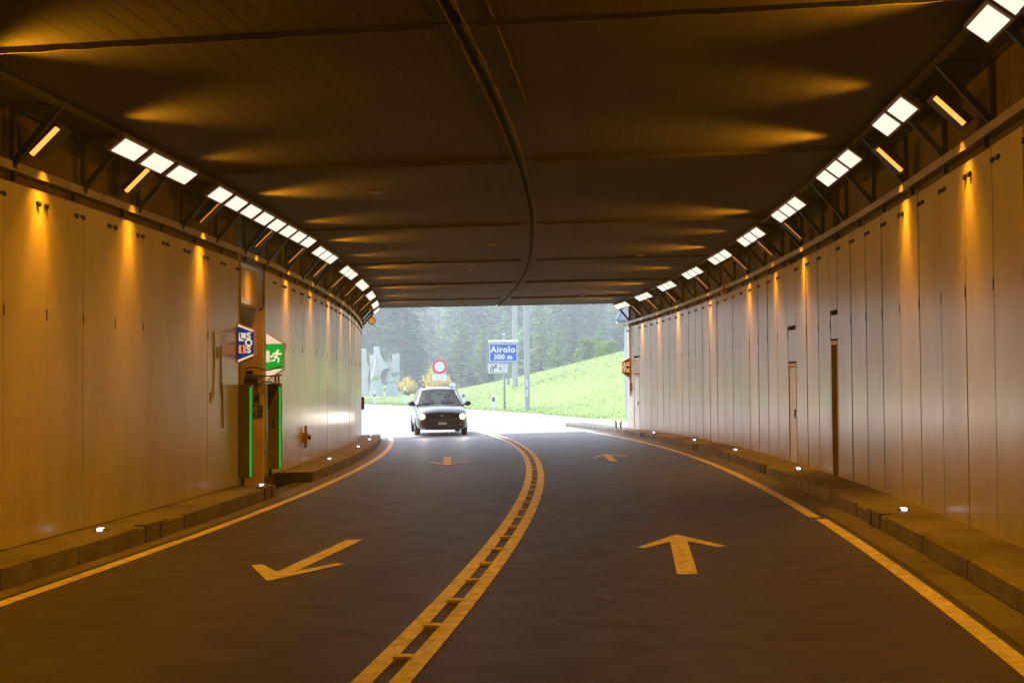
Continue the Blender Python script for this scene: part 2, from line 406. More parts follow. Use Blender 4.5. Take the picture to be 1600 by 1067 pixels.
# ------------------------------------------------------------------ road, markings, pavements
road = MB()
road.sweep([(-4.3, 0), (-2.15, 0), (0, 0), (2.15, 0), (4.3, 0)], S_BACK, 45.5, 1.0, closed=False)
road = kind(build('road', road, MT['asphalt']), 'structure')
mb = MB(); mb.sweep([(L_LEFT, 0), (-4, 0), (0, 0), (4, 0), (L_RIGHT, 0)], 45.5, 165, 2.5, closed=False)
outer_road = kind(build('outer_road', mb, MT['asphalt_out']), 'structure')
def strip(name, l0, l1, s0, s1, parent, z=.004):
    mb = MB(); mb.sweep([(l0, z), (l1, z)], s0, s1, .6, closed=False)
    return build(name, mb, MT['paint'], parent)
strip('centre_line', -.165, -.045, S_BACK, 45.4, road); strip('centre_line', .045, .165, S_BACK, 45.4, road)
strip('centre_line', -.165, -.045, 45.6, 120, outer_road); strip('centre_line', .045, .165, 45.6, 120, outer_road)
strip('edge_line', -3.66, -3.52, S_BACK, 13.6, road); strip('edge_line', -3.64, -3.51, 13.62, 21.4, road); strip('edge_line', -3.65, -3.52, 21.42, 45.4, road)
strip('edge_line', 3.40, 3.53, S_BACK, 14.55, road); strip('edge_line', 3.36, 3.49, 14.75, 21.2, road); strip('edge_line', 3.37, 3.50, 21.22, 45.4, road)
strip('edge_line', -3.65, -3.52, 45.6, 110, outer_road); strip('edge_line', 3.9, 4.05, 47.5, 115, outer_road)
# raised ribs between the two centre lines, one metre apart
mb = MB(); mb.box((0, 0, .009), (.11, .085, .022)); rib_me = mb.mesh('rib', MT['paint'])
for k in range(40):
    s = 5.45 + k * .985
    if s > 45: break
    m = frame(s, 0.0, .0); obj('rib', rib_me, road, m)
# gutter strips beside the kerbs (paler concrete edge)
for l0, l1 in ((-3.98, -3.72), (3.60, 3.96)):
    mb = MB(); mb.sweep([(l0, .0035), (l1, .0035)], S_BACK, 45.2, 1.0, closed=False); build('gutter', mb, MT['gutter'], road)
def arrow(l_tip, s_tip, l_tail, s_tail, wide, parent, barb=1.0):
    """lane arrow: stem and two barbs, drawn on the road"""
    mb = MB(); d = 1 if s_tip > s_tail else -1
    def pt(l, s): return W(s, l, .005)
    h = .085
    mb.add([pt(l_tail - h, s_tail), pt(l_tail + h, s_tail), pt(l_tip + h, s_tip - d * .28), pt(l_tip - h, s_tip - d * .28)], [(0,1,2,3)])
    for sg in (-1, 1):
        mb.add([pt(l_tip, s_tip), pt(l_tip + sg * wide, s_tip - d * barb), pt(l_tip + sg * wide * .80, s_tip - d * barb * 1.06), pt(l_tip, s_tip - d * .42)], [(0,1,2,3)])
    for i in range(len(mb.v)):
        pass
    return build('lane_arrow', mb, MT['paint'], parent)
arrow(1.78, 13.35, 1.76, 10.6, .43, road)
arrow(-1.76, 10.5, -1.62, 13.4, .44, road)
arrow(1.74, 29.35, 1.66, 26.35, .40, road, 1.25)
arrow(-1.80, 26.7, -1.92, 30.2, .46, road, 1.3)
arrow(1.9, 48.6, 1.85, 45.8, .42, outer_road, 1.2)

def pavement(side, segs):
    mb = MB()
    for s0, s1, lin, h in segs:
        lw = side * 4.62; a = side * lin
        prof = [(a, -.05), (a, h - .025), (a + side * .025, h), (lw, h), (lw, -.05)]
        if side > 0: prof = prof[::-1]
        mb.sweep(prof, s0, s1, .6)
    mb.uv = None
    return kind(build('pavement', mb, MT['concrete']), 'structure')
pav_l = pavement(-1, [(S_BACK, 19.5, 3.95, .18), (22.55, 44.2, 3.95, .18)])
pav_r = pavement(1, [(S_BACK, 44.0, 3.90, .15), (44.0, 52.0, 3.93, .14)])
# kerb stones: proud slabs along the edge with joints, near ones separate
for side, par, lin, h, rngs in ((-1, pav_l, 3.95, .18, [(4, 19.45), (22.6, 44.1)]), (1, pav_r, 3.90, .15, [(4, 43.9)])):
    mb = MB(); mb.box((0, 0, 0), (.13, 1.485, h + .004)); ks = mb.mesh('kerb_stone', MT['kerb'])
    drains = (13.8, 19.0) if side < 0 else (13.8, 21.9, 29.9, 37.9)
    for a, b in rngs:
        n = int((b - a) / 1.5)
        for i in range(n):
            s = a + .75 + i * (b - a) / n
            if min([abs(s - d_) for d_ in drains]) < .95: continue
            obj('kerb_stone', ks, par, frame(s, side * (lin + .055), (h + .004) / 2 - .001 + random.uniform(-.003, .003)))
    for d_ in drains:
        mb = MB()
        mb.box((0, -.23, 0), (.14, .16, h + .03)); mb.box((0, .23, 0), (.14, .16, h + .03)); mb.box((0, 0, (h + .03) / 2 - .015), (.14, .30, .03))
        d_o = build('drain', mb, MT['kerb'], par, frame(d_, side * (lin + .05), h / 2))
        mb = MB(); mb.box((side * .03, 0, -.012), (.02, .30, h)); build('drain_opening', mb, MT['black'], d_o)
        mb = MB()
        for q in (-.09, 0, .09): mb.box((-side * .035, q, -.012), (.012, .014, h - .01))
        build('grate_bar', mb, MT['dark_steel'], d_o)

# ------------------------------------------------------------------ tunnel walls
LW, RW = -4.565, 4.498
ZB_L, ZB_R, ZT_L, ZT_R = .19, .13, 3.668, 3.594
def panel_mesh(h, w_=.905, th=.03):
    mb = MB(); mb.box((0, 0, h / 2), (th, w_, h))
    return mb.mesh('panel', MT['panel'])
def clip_mesh(side, zt):
    mb = MB()
    for q in (-.10, .07): mb.box((-side * .025, q + .33, zt - .13), (.03, .07, .028)); mb.box((-side * .03, q + .35, zt - .145), (.02, .03, .03))
    mb.box((-side * .017, -.45, 2.25), (.006, .016, .11))
    return mb.mesh('clip', MT['dark_steel'])
def wall(side, lw, zb, zt, label, holes, s_first):
    t = thing('tunnel_wall', label, 'wall', frame(s_first, lw, 0))
    inv = t.matrix_basis.inverted()
    mb = MB()
    o = lw + side * .06; segs = []; a = S_BACK
    for h0, h1, *_ in holes: segs.append((a, h0)); a = h1
    segs.append((a, S_END))
    for s0, s1 in segs:
        prof = [(o, -.2), (o, 4.9), (o + side * .9, 4.9), (o + side * .9, -.2)]
        mb.sweep(prof if side < 0 else prof[::-1], s0, s1, .9)
    mb.uv = None
    build('wall_backing', mb, MT['backing'], t, inv)
    h = zt - zb; me = panel_mesh(h); cl = clip_mesh(side, h)
    s = s_first
    cuts = [(hh[0], hh[1]) for hh in holes] + [(S_END, 99)]
    s = s_first; PW = .918
    for h0, h1 in cuts:
        n = max(1, round((h0 - s) / PW)); pw = (h0 - s) / n
        for i in range(n):
            sm = s + (i + .5) * pw
            m = frame(sm, lw + side * (.016 + random.uniform(-.004, .004)), zb) @ Matrix.Rotation(random.uniform(-.004, .004), 4, 'Z') @ Matrix.Rotation(random.uniform(-.0012, .0012), 4, 'Y') @ Matrix.Diagonal((1, (pw - .010) / .905, 1, 1))
            p = obj('panel', me, t, inv @ m)
            obj('clip', cl, p)
        s = h1
    # plain cladding behind the viewpoint
    mb = MB(); prof = [(lw, zb), (lw, zt), (lw + side * .03, zt), (lw + side * .03, zb)]
    mb.sweep(prof if side < 0 else prof[::-1], S_BACK, s_first - .014, .9); mb.uv = None
    build('cladding', mb, MT['panel'], t, inv)
    return t, inv, me
NI0, NI1 = 19.70, 21.45
wl, wl_inv, pl_me = wall(-1, LW, ZB_L, ZT_L, 'pale panelled tunnel wall on the left with the lit emergency niche', [(NI0, NI1)], 3.2)
DOORS = [(18.72, 19.22, 2.09, .30, 2.52), (21.9, 22.62, 1.82, .03, 2.45), (41.35, 42.3, 1.9, .04, 2.5)]
wr, wr_inv, pr_me = wall(1, RW, ZB_R, ZT_R, 'long pale panelled tunnel wall on the right with three recessed doors', [(a, b) for a, b, *_ in DOORS], 3.35)
mb = MB(); mb.sweep([(-5.5, -.3), (-5.5, 5), (5.5, 5), (5.5, -.3)], S_BACK - .6, S_BACK, 1); mb.uv = None  # added cap, out of view: stops daylight entering the cut-off back end
light_cap = build('tunnel_light_cap', mb, MT['soot']); tag(light_cap, 'dark cap added behind the viewpoint to keep daylight out of the tunnel', 'wall')

# doors in the right wall: header panels, reveal, leaf
for i, (a, b, zd, dep, zg) in enumerate(DOORS):
    sm = (a + b) / 2; wd = b - a
    fr = wr_inv @ frame(sm, RW, 0)
    mb = MB(); mb.box((.016, 0, (zg + .07 + ZT_R) / 2), (.03, wd - .016, ZT_R - zg - .07)); build('header_panel', mb, MT['panel'], wr, fr)
    mb = MB(); mb.box((.022, 0, (zd + zg) / 2 + .04), (.03, wd - .016, zg - zd - .08)); build('header_panel', mb, MT['panel'], wr, fr)
    mb = MB(); mb.box((.12, 0, zg + .03), (.02, wd, .12)); build('header_gap', mb, MT['black'], wr, fr)
    jd = dep + .08 if dep > .1 else .034
    d = build('doorway', (lambda mb: (mb.box((jd / 2, -wd/2 + .03, zd / 2 + .03), (jd, .06, zd - .05)), mb.box((jd / 2, wd/2 - .03, zd / 2 + .03), (jd, .06, zd - .05)), mb.box((jd / 2, 0, zd + .02), (jd, wd - .002, .06)), mb)[-1])(MB()), MT['door_frame'], wr, fr)
    mb = MB(); mb.box((dep + .05 if dep > .1 else .032, 0, zd / 2 + .05), (.04, wd - .13, zd - .14)); leaf = build('door', mb, MT['door'] if i else MT['door_frame'], d)
    mb = MB(); mb.box((dep + .02 if dep > .1 else .005, -.2, 1.0), (.03, .02, .14)); build('handle', mb, MT['dark_steel'], leaf)
    mb = MB(); mb.box((.5, 0, 2.4), (.06, wd + .4, 5.0)); build('recess_back', mb, MT['backing'], wr, fr)

# emergency niche on the left: recess walls, hood panel, number, pictogram
nf = wl_inv @ frame(NI1, LW, 0)
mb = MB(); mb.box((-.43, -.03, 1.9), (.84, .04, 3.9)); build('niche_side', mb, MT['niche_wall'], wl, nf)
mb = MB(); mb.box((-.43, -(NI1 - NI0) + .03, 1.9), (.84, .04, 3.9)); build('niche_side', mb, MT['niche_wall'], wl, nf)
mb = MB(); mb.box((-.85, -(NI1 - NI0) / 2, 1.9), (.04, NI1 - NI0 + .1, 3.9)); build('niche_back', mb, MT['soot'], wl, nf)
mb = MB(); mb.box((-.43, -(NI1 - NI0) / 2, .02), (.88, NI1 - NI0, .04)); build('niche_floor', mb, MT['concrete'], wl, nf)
hood = MB()   # upper cover panel with a lip curled inwards at its foot
prof = [(-.10, 3.64), (-.10, 3.13), (-.11, 3.06), (-.14, 3.02), (-.20, 3.0), (-.20, 3.03), (-.15, 3.05), (-.13, 3.08), (-.125, 3.13), (-.125, 3.64)]
ww = NI1 - NI0; n = len(prof)
hood.add([(x, -ww + .06, z) for x, z in prof] + [(x, -.10, z) for x, z in prof], [(i, (i+1) % n, n + (i+1) % n, n + i) for i in range(n)] + [tuple(range(n-1, -1, -1)), tuple(range(n, 2*n))])
build('niche_hood', hood, MT['panel'], wl, nf)
mb = MB(); mb.tube((.0, -.05, 3.72), (.0, -.05, 3.06), .022); mb.tube((.0, -.05, 3.06), (-.08, -.05, 3.0), .022); mb.tube((0, -.05, 3.72), (.1, -.05, 3.8), .022)
build('conduit', mb, MT['galv'], wl, nf, smooth=True)
mb = MB(); mb.tube((-.01, -ww + .03, 3.7), (-.01, -ww + .03, .3), .02); build('conduit', mb, MT['olive'], wl, nf, smooth=True)
text('niche_number', '74', .24, MT['sign_dark'], wl, nf @ Matrix.Translation((-.19, -.054, 1.48)), bold=.004)
mb = MB(); mb.box((-.20, -.058, 1.30), (.36, .012, .19)); pic = build('escape_pictogram', mb, MT['pictogram_green'], wl, nf)
mb = MB(); runner(mb, -.16, 1.30, .19, -.068); stroke(mb, [(-.33, 1.31), (-.28, 1.31)], .02, -.068); build('pictogram_figure', mb, MT['niche_wall'], pic)
# wall valve box and scrapes on the left wall
vb = thing('hydrant_box', 'small dark brown valve box fixed low on the left wall panels', 'valve box', frame(25.2, LW, .71))
mb = MB(); mb.box((.05, 0, .0), (.09, .16, .20)); mb.box((.05, 0, .16), (.05, .06, .14)); mb.box((.05, 0, -.15), (.06, .07, .12)); build('body', mb, MT['door_frame'], vb, bevel=.012)
mb = MB(); mb.tube((.09, 0, 0), (.15, 0, 0), .045, n=12); build('cap', mb, MT['dark_steel'], vb)
mb = MB()
for a, b, ss in (((0, 2.5), (.02, 2.0), 18.15), ((.02, 2.0), (-.03, 1.55), 18.15), ((.03, 2.3), (.05, 1.6), 18.5), ((.05, 1.75), (.10, 1.1), 18.55), ((0, 2.2), (.02, 1.5), 22.3), ((0, 2.4), (.0, 2.0), 22.0), ((0, 1.9), (.03, 1.2), 22.6)):
    f_ = frame(ss, LW + .0045, 0)
    mb.bar(f_ @ Vector((0, a[0], a[1])), f_ @ Vector((0, b[0], b[1])), .03, .004)
for ss, z in ((18.0, 1.55), (18.35, 2.2), (22.75, 1.7)):
    f_ = frame(ss, LW + .0045, z); mb.box(f_.translation, (.006, .10, .16), f_.to_3x3())
build('scrape', mb, mat('scrape_marks', (.20,.19,.16), .6), wl, wl_inv)

# ------------------------------------------------------------------ ceiling
CZ = 4.42
ceil = kind(obj('tunnel_ceiling', None), 'structure'); ceil.empty_display_size = .2
joints = [S_BACK, -20.8, -14.7, -8.6, -2.5, 3.6, 9.7, 15.8, 21.95, 28.15, 34.0, 39.6, S_END]
for i, (a, b) in enumerate(zip(joints[:-1], joints[1:])):
    for side in (-1, 1):
        dz = random.uniform(-.012, .012); off = random.uniform(-.03, .03)
        l0, l1 = (-5.5, -.05 + off) if side < 0 else (.03 + off, 5.5)
        mb = MB(); mb.sweep([(l0, CZ + dz), (l0 + (l1 - l0) * .5, CZ + dz), (l1, CZ + dz), (l1, CZ + .6), (l0, CZ + .6)], a + .015, b - .015, .9)
        build('slab', mb, MT['slab'], ceil)
    mb = MB(); mb.sweep([(-5.4, CZ + .1), (5.4, CZ + .1), (5.4, CZ + .5), (-5.4, CZ + .5)], a - .2, a + .2, .4); mb.uv = None; build('joint_filler', mb, MT['soot'], ceil)
    if i: # mortar lip hanging below the joint
        for side in (-1, 1):
            mb = MB(); q = [(-4.55, 0), (-.2, 0)] if side < 0 else [(.15, 0), (4.5, 0)]
            n = 26; vv = []; ff = []
            for k in range(n + 1):
                l = q[0][0] + (q[1][0] - q[0][0]) * k / n; dp = .035 + .012 * random.random()
                for (ds, dz) in ((-.02 - .01 * random.random(), .02), (-.02, -dp), (.03, -dp + .008), (.035 + .01 * random.random(), .02)): vv.append(W(a + ds, l, CZ + dz))
            for k in range(n):
                for j in range(3): ff.append((k*4+j, k*4+j+1, k*4+j+5, k*4+j+4))
            mb.add(vv, ff); build('joint_lip', mb, MT['soot'], ceil)
# ragged central joint: recessed strip with crusty mortar edges
mb = MB(); mb.sweep([(-.16, CZ + .05), (.13, CZ + .05), (.13, CZ + .4), (-.16, CZ + .4)], S_BACK, S_END, 1.0); mb.uv = None; build('joint_filler', mb, MT['soot'], ceil)
for lc, wdt, s1_ in ((-.06, .022, S_END), (.05, .04, S_END), (.29, .02, 12.6)):
    mb = MB(); n = 230; vv = []; ff = []; p_ = 0
    for k in range(n + 1):
        s = 2 + (s1_ - 2.1) * k / n; p_ = .8 * p_ + random.uniform(-.04, .04)
        hw = wdt * (.3 + .7 * random.random()); dp = .002 + .008 * random.random()
        vv += [W(s, lc - hw + p_ * .07, CZ + .015), W(s, lc - hw * .3 + p_ * .07, CZ - dp), W(s, lc + hw * .4 + p_ * .07, CZ - dp * .8), W(s, lc + hw + p_ * .07, CZ + .015)]
    for k in range(n):
        for j in range(3): ff.append((k*4+j, k*4+j+1, k*4+j+5, k*4+j+4))
    mb.add(vv, ff); build('joint_mortar', mb, MT['mortar'], ceil)
# small flat boxes set at the pale marks on the ceiling
for px, py in ((587, 295), (740, 412), (770, 382), (668, 471), (722, 470), (910, 464), (1000, 405)):
    k = (py - 606); d = 2.82 * 2000 / -k
    p = at(px, py, d); s, l = path_sl(p.x, p.y)
    mb = MB(); mb.box((0, 0, -.02), (.16, .07, .03)); build('ceiling_mark', mb, MT['galv'], ceil, frame(s, l, CZ))

# dark haunches, cable trays, light rails with brackets
for side, lw, zt, nm in ((-1, LW, ZT_L, 'left'), (1, RW, ZT_R, 'right')):
    t = thing('cable_tray', f'pale metal cable tray running along the top of the {nm} wall', 'cable tray', frame(5, lw, zt)); inv = t.matrix_basis.inverted()
    a = lw - side * .05
    prof = [(a, zt + .10), (a, zt + .185), (a - side * -.012, zt + .185), (a + side * .012, zt + .11), (a + side * .30, zt + .11), (a + side * .30, zt + .10)]
    mb = MB(); mb.sweep(prof if side > 0 else prof[::-1], S_BACK, S_END - .05, .6); mb.uv = None; build('tray', mb, MT['galv'], t, inv)
    mb = MB()
    for k, (dl, r) in enumerate(((.06, .025), (.12, .018), (.18, .03))):
        pts = [W(s, a + side * dl, zt + .11 + r + .01 * math.sin(s * 1.3 + k)) for s in np.arange(0, S_END, 1.0)]
        for p0, p1 in zip(pts[:-1], pts[1:]): mb.tube(p0, p1, r, n=6, cap=False)
    build('cable', mb, MT['black'], t, inv, smooth=True)
    # small tray hangers under the trim
    mb = MB(); mb.box((side * .04, 0, -.035), (.05, .05, .11)); hm = mb.mesh('tray_bracket', MT['dark_steel'])
    for k in range(28): obj('tray_bracket', hm, t, inv @ frame(4.6 + k * 1.4, a, zt + .10))
    # light rail
    lr = side * 4.06
    t = thing('light_rail', f'dark steel rail with braces carrying the lamps along the {nm} side', 'light rail', frame(5, lr, 4.34)); inv = t.matrix_basis.inverted()
    mb = MB(); mb.sweep([(lr - .03, 4.35), (lr + .03, 4.35), (lr + .03, 4.40), (lr - .03, 4.40)], S_BACK, S_END - .1, .9); mb.uv = None; build('rail', mb, MT['dark_steel'], t, inv)
    br = MB(); o = side
    br.bar((0, 0, .03), (o * .47, 0, -.52), .045, .06); br.box((o * .47, 0, -.26), (.05, .07, .60)); br.bar((0, .0, .04), (o * .47, 0, .04), .05, .05)
    br.bar((o * .47, 0, .02), (o * .14, 0, -.16), .03, .03)
    bm_ = br.mesh('brace', MT['dark_steel'])
    for k in range(24): obj('brace', bm_, t, inv @ frame(4.9 + k * 1.66, lr, 4.34))

# ------------------------------------------------------------------ lamps
def spot(parent, mw, power, size, blend, color, radius=.03):
    ld = bpy.data.lights.get(f'spot_{power}_{size}_{color[1]}') 
    if ld is None:
        ld = bpy.data.lights.new(f'spot_{power}_{size}_{color[1]}', 'SPOT'); ld.energy = power; ld.spot_size = R(size); ld.spot_blend = blend; ld.color = color; ld.shadow_soft_size = radius
    return obj('lamp_beam', ld, parent, mw)
def aim(p, d):
    m = Vector(d).to_track_quat('-Z', 'Y').to_matrix().to_4x4(); m.translation = Vector(p); return m
TILT = R(37)
# white tunnel lights: groups of glazed floodlights, tilted towards the road
def white_light(side, ss, step, label, group):
    lr = side * 4.05; n = len(ss); s_mid = sum(ss) / n
    t = thing('tunnel_light', label, 'tunnel light', frame(s_mid, lr, 4.25), group)
    rot = Matrix.Rotation(side * TILT, 4, 'Y')
    ln = step * .80
    for s in ss:
        loc = Matrix.Translation((0, s - s_mid, 0)) @ rot
        mb = MB(); mb.box((0, 0, .045), (.26, step * .95, .07)); h = build('housing', mb, MT['housing'], t, loc, bevel=.012)
        mb = MB(); mb.box((0, 0, .004), (.20, ln, .012)); build('lens', mb, MT['white_lens'], t, loc, bevel=.004)
    for q in (-.5, .5):
        y = q * (ss[-1] - ss[0]); mb = MB()
        mb.bar((side * .02, y, .06), (0, y, .13), .04, .03); build('bracket', mb, MT['dark_steel'], t)
    return t
def seq(c, step, n): return [c + (i - (n - 1) / 2) * step for i in range(n)]
right_groups = [(9.55, 2), (13.3, 2), (16.4, 3), (20.15, 3), (23.7, 3), (27.25, 3), (30.85, 3), (34.6, 3), (38.3, 3), (42.0, 3)]
for i, (c, n) in enumerate(right_groups):
    lab = (f'white tunnel light of two panes at the upper right corner of the view' if i == 0 else
           'white tunnel light of two panes, nearest whole one on the right' if i == 1 else
           f'white three-pane tunnel light on the right rail, {ORD[i-2]} three-pane one from the viewer')
    white_light(1, seq(c, .76, n), .76, lab, 'white tunnel lights')
for c in (5.8,): white_light(1, seq(c, .76, 2), .76, f'white tunnel light on the right rail, {"over" if c > 0 else "behind"} the viewer', 'white tunnel lights')
left_groups = [([13.3, 14.15, 15.0], 'white three-pane tunnel light nearest the viewer on the left'),
               ([16.65 + .84 * k for k in range(8)], 'white tunnel light on the left, the long row of eight panes'),
               ([23.95, 24.75, 25.55], 'white three-pane tunnel light on the left, just after the row of eight'),
               ([27.8, 28.6, 29.4], 'white three-pane tunnel light on the left, second after the row of eight'),
               ([31.2, 32.0, 32.8], 'white three-pane tunnel light on the left, third after the row of eight'),
               ([34.8, 35.6, 36.4], 'white three-pane tunnel light on the left, fourth after the row of eight'),
               ([38.4, 39.2, 40.0], 'white three-pane tunnel light on the left, next to last before the exit'),
               ([41.6, 42.4], 'white two-pane tunnel light on the left, closest to the exit')]
for ss, lab in left_groups: white_light(-1, ss, .80, lab, 'white tunnel lights')
# sodium lamps on the haunch: each with its wall streak and its spill over the ceiling
def sodium(side, s, label, near=False, k=1.0):
    lw, zt = (LW, ZT_L) if side < 0 else (RW, ZT_R)
    t = thing('sodium_lamp', label, 'sodium lamp', frame(s, lw - side * .27, zt + .40), 'orange sodium lamps')
    rot = Matrix.Rotation(side * R(44), 4, 'Y')
    mb = MB(); mb.box((0, 0, .05), (.42, .31, .09)); build('housing', mb, MT['lamp_black'], t, rot, bevel=.015)
    mb = MB(); mb.box((0, -.14, -.0), (.36, .055 if near else .018, .03 if near else .012)); build('lens', mb, MT['sodium_lens' if near else 'sodium_dim'], t, rot)
    spot(t, rot @ aim((0, -.08, -.03), (0, .0, -1)) @ Matrix.Diagonal((1, .55, 1, 1)), MAIN_W, 138, .8, SODIUM, .08)
    mb = MB(); mb.bar((0, 0, .08), (side * .05, 0, .30), .05, .04); build('bracket', mb, MT['dark_steel'], t)
    spot(t, aim((side * .12, .30, -.16), (side * .06, .0, -1)), STREAK_W * (.6 + .4 * k), 92, 1.0, (1.0, .34, .010), .07)
    spot(t, aim((side * .10, .30, -.16), (side * .085, .0, -1)), 62.0 * (.6 + .4 * k), 46, 1.0, (1.0, .36, .010), .05)
    spot(t, aim((-side * .38, .62, .10), (-side * 1, .02, .02)) @ Matrix.Diagonal((.75, 1, 1, 1)), SPILL_W * k, 115, 1.0, (1.0, .38, .01), .10)
SR = [11.95, 14.45, 20.8, 23.35, 26.0, 30.6, 35.0, 37.9, 40.5]
SL = [11.85, 14.3, 17.15, 20.3, 23.0, 25.8, 28.65, 31.45, 34.3, 37.2, 40.0]
for i, s in enumerate(SR): sodium(1, s, f'orange sodium lamp above the right cable tray, {ORD[i]} from the viewer', i < 2, (.45, 1.0, .8, .3, .75, .55, .9, .4, .6)[i])
for i, s in enumerate(SL): sodium(-1, s, f'orange sodium lamp above the left cable tray, {ORD[i]} from the viewer', i < 2, (.55, .3, .8, .4, .7, .35, .8, .5, .7, .4, .6)[i])
for side in (-1, 1):
    for s, wd in ((9.1, 'just ahead of'), (6.1, 'above')):
        sodium(side, s, f'orange sodium lamp {wd} the viewer on the {"left" if side < 0 else "right"}')

# kerb lights
def kerb_light(side, s, l, z, label, two=True):
    t = thing('kerb_light', label, 'kerb light', frame(s, l, z), 'small white kerb lights')
    mb = MB(); mb.box((0, 0, .014), (.13, .12, .026)); build('housing', mb, MT['galv'], t, bevel=.01)
    mb = MB()
    mb.box((0, -.062, .014), (.06, .010, .018)); mb.box((0, -.03, .029), (.06, .045, .006))
    build('lens', mb, MT['led_white'], t)
for i, (s, l) in enumerate([(13.1, -4.28), (20.0, -4.28 + .17), (26.9, -4.28), (33.0, -4.24), (38.4, -4.22), (42.6, -4.25)]):
    s_ = 19.25 if i == 1 else s
    kerb_light(-1, s_, l, .18, f'small white kerb light on the left pavement, {ORD[i]} from the viewer')
for i, s in enumerate([13.9, 20.45, 26.6, 31.75, 37.75]):
    kerb_light(1, s, 4.22, .15, f'small white kerb light on the right pavement, {ORD[i]} from the viewer')
t = thing('marker_post', 'short white reflector post on the right kerb at the tunnel mouth', 'reflector post', frame(43.0, 4.02, .15))
mb = MB(); mb.box((0, 0, .13), (.05, .05, .26)); mb.box((.16, 0, .13), (.05, .05, .26)); mb.box((.08, 0, .24), (.22, .06, .05)); build('post', mb, MT['galv'], t)
mb = MB(); mb.box((.08, -.035, .24), (.12, .01, .035)); build('reflector', mb, MT['led_white'], t)  # not a lamp: the reflector's shine is put in as a glow

# ------------------------------------------------------------------ SOS niche signs and wing boards
# blue SOS sign: a tapering lit box standing out from the wall
t = thing('sos_sign', 'blue lit SOS sign with telephone and extinguisher pictograms beside the niche', 'sos sign', frame(19.62, LW, 2.38))
o = [(0, -.31), (.0, .31), (.26, .20), (.26, -.20)]
mb = MB(); mb.prism(o, Matrix.Identity(4), .22); case = build('case', mb, MT['orange_case'], t)
mb = MB(); mb.prism([(.02, -.255), (.02, .255), (.25, .165), (.25, -.165)], Matrix.Translation((0, -.113, 0)), .008); face = build('face', mb, MT['sign_blue_lit'], t)
mb = MB(); mb.prism([(.015, .262), (.015, .295), (.255, .198), (.255, .170)], Matrix.Translation((0, -.114, 0)), .01); mb.prism([(.015, -.262), (.015, -.295), (.255, -.198), (.255, -.170)][::-1], Matrix.Translation((0, -.114, 0)), .01); build('lit_edge', mb, MT['sign_white_lit'], t)
for k, ch in enumerate('SOS'): text('letter', ch, .145, MT['sign_white_lit'], face, Matrix.Translation((.185, -.120, .105 - .105 * k)), bold=.006)
for z, pic in ((.095, 0), (-.095, 1)):
    mb = MB(); mb.box((.085, -.119, z), (.11, .004, .125)); pl = build('pictogram', mb, MT['sign_white_lit'] if pic == 0 else MT['sign_orange_lit'], face)
    mb = MB()
    if pic == 0: stroke(mb, [(.055, z + .03), (.06, z - .01), (.085, z - .035), (.12, z - .04)], .014, -.124); stroke(mb, [(.048, z + .04), (.062, z + .035)], .024, -.124); stroke(mb, [(.11, z - .03), (.128, z - .045)], .024, -.124)
    else: stroke(mb, [(.085, z - .045), (.085, z + .03)], .026, -.124); stroke(mb, [(.07, z + .042), (.105, z + .035)], .012, -.124)
    build('pictogram_symbol', mb, MT['sign_dark'] if pic == 0 else MT['sign_red'], face)
# green emergency exit sign
t = thing('exit_sign', 'green lit emergency exit sign with running figure, white triangles above and below', 'exit sign', frame(21.62, LW, 2.22))
o = [(.0, -.402), (.0, .402), (.294, .226), (.294, -.226)]
mb = MB(); mb.prism(o, Matrix.Identity(4), .14); build('case', mb, MT['orange_case'], t)
mb = MB(); mb.box((.152, -.104, 0), (.29, .008, .42)); face = build('face', mb, MT['sign_green_lit'], t)
mb = MB(); mb.prism([(.012, .215), (.012, .395), (.29, .222), (.29, .215)], Matrix.Translation((0, -.104, 0)), .008); mb.prism([(.012, -.215), (.012, -.395), (.29, -.222), (.29, -.215)][::-1], Matrix.Translation((0, -.104, 0)), .008); build('lit_panel', mb, MT['sign_white_lit'], t)
mb = MB(); runner(mb, .19, 0, .24, -.111); mb.box((.042, -.111, 0), (.055, .004, .20)); stroke(mb, [(.08, .0), (.12, .0)], .026, -.111); stroke(mb, [(.10, .025), (.125, 0), (.10, -.025)], .012, -.112); build('figure', mb, MT['sign_white_lit'], face)
# olive wing boards with green light strips either side of the niche
for s, lab, dz in ((19.66, 'olive wing board with green light strip on the near side of the niche', .28), (21.66, 'olive wing board with green light strip on the far side of the niche', .30)):
    far = s > 20
    t = thing('wing_board', lab, 'guide light', frame(s, LW, dz))
    hgt = 1.46; wdt = .20 if not far else .24
    mb = MB(); mb.box((wdt / 2 + .01, 0, hgt / 2), (wdt, .06, hgt)); build('board', mb, MT['olive'], t, bevel=.006)
    mb = MB(); mb.box((wdt - .015, -.036, hgt / 2 - .01), (.027, .016, hgt - .06)); build('light_strip', mb, MT['led_green'], t)
    mb = MB(); mb.box((.05, .0, -.06), (.05, .05, .13)); build('foot', mb, MT['dark_steel'], t)
    if far:
        mb = MB(); mb.box((.11, -.034, .78), (.03, .012, .17)); build('slot', mb, MT['black'], t)
        mb = MB(); mb.prism([(.0, hgt - .02), (.2, hgt - .02), (.0, hgt - .45)], Matrix.Translation((.01, -.033, 0)), .006); build('gusset', mb, MT['dark_steel'], t)
    else:
        mb = MB()
        for z in (.45, .95, 1.2): mb.box((.09, -.033, z), (.05, .008, .07))
        build('cover_plate', mb, MT['olive'], t)
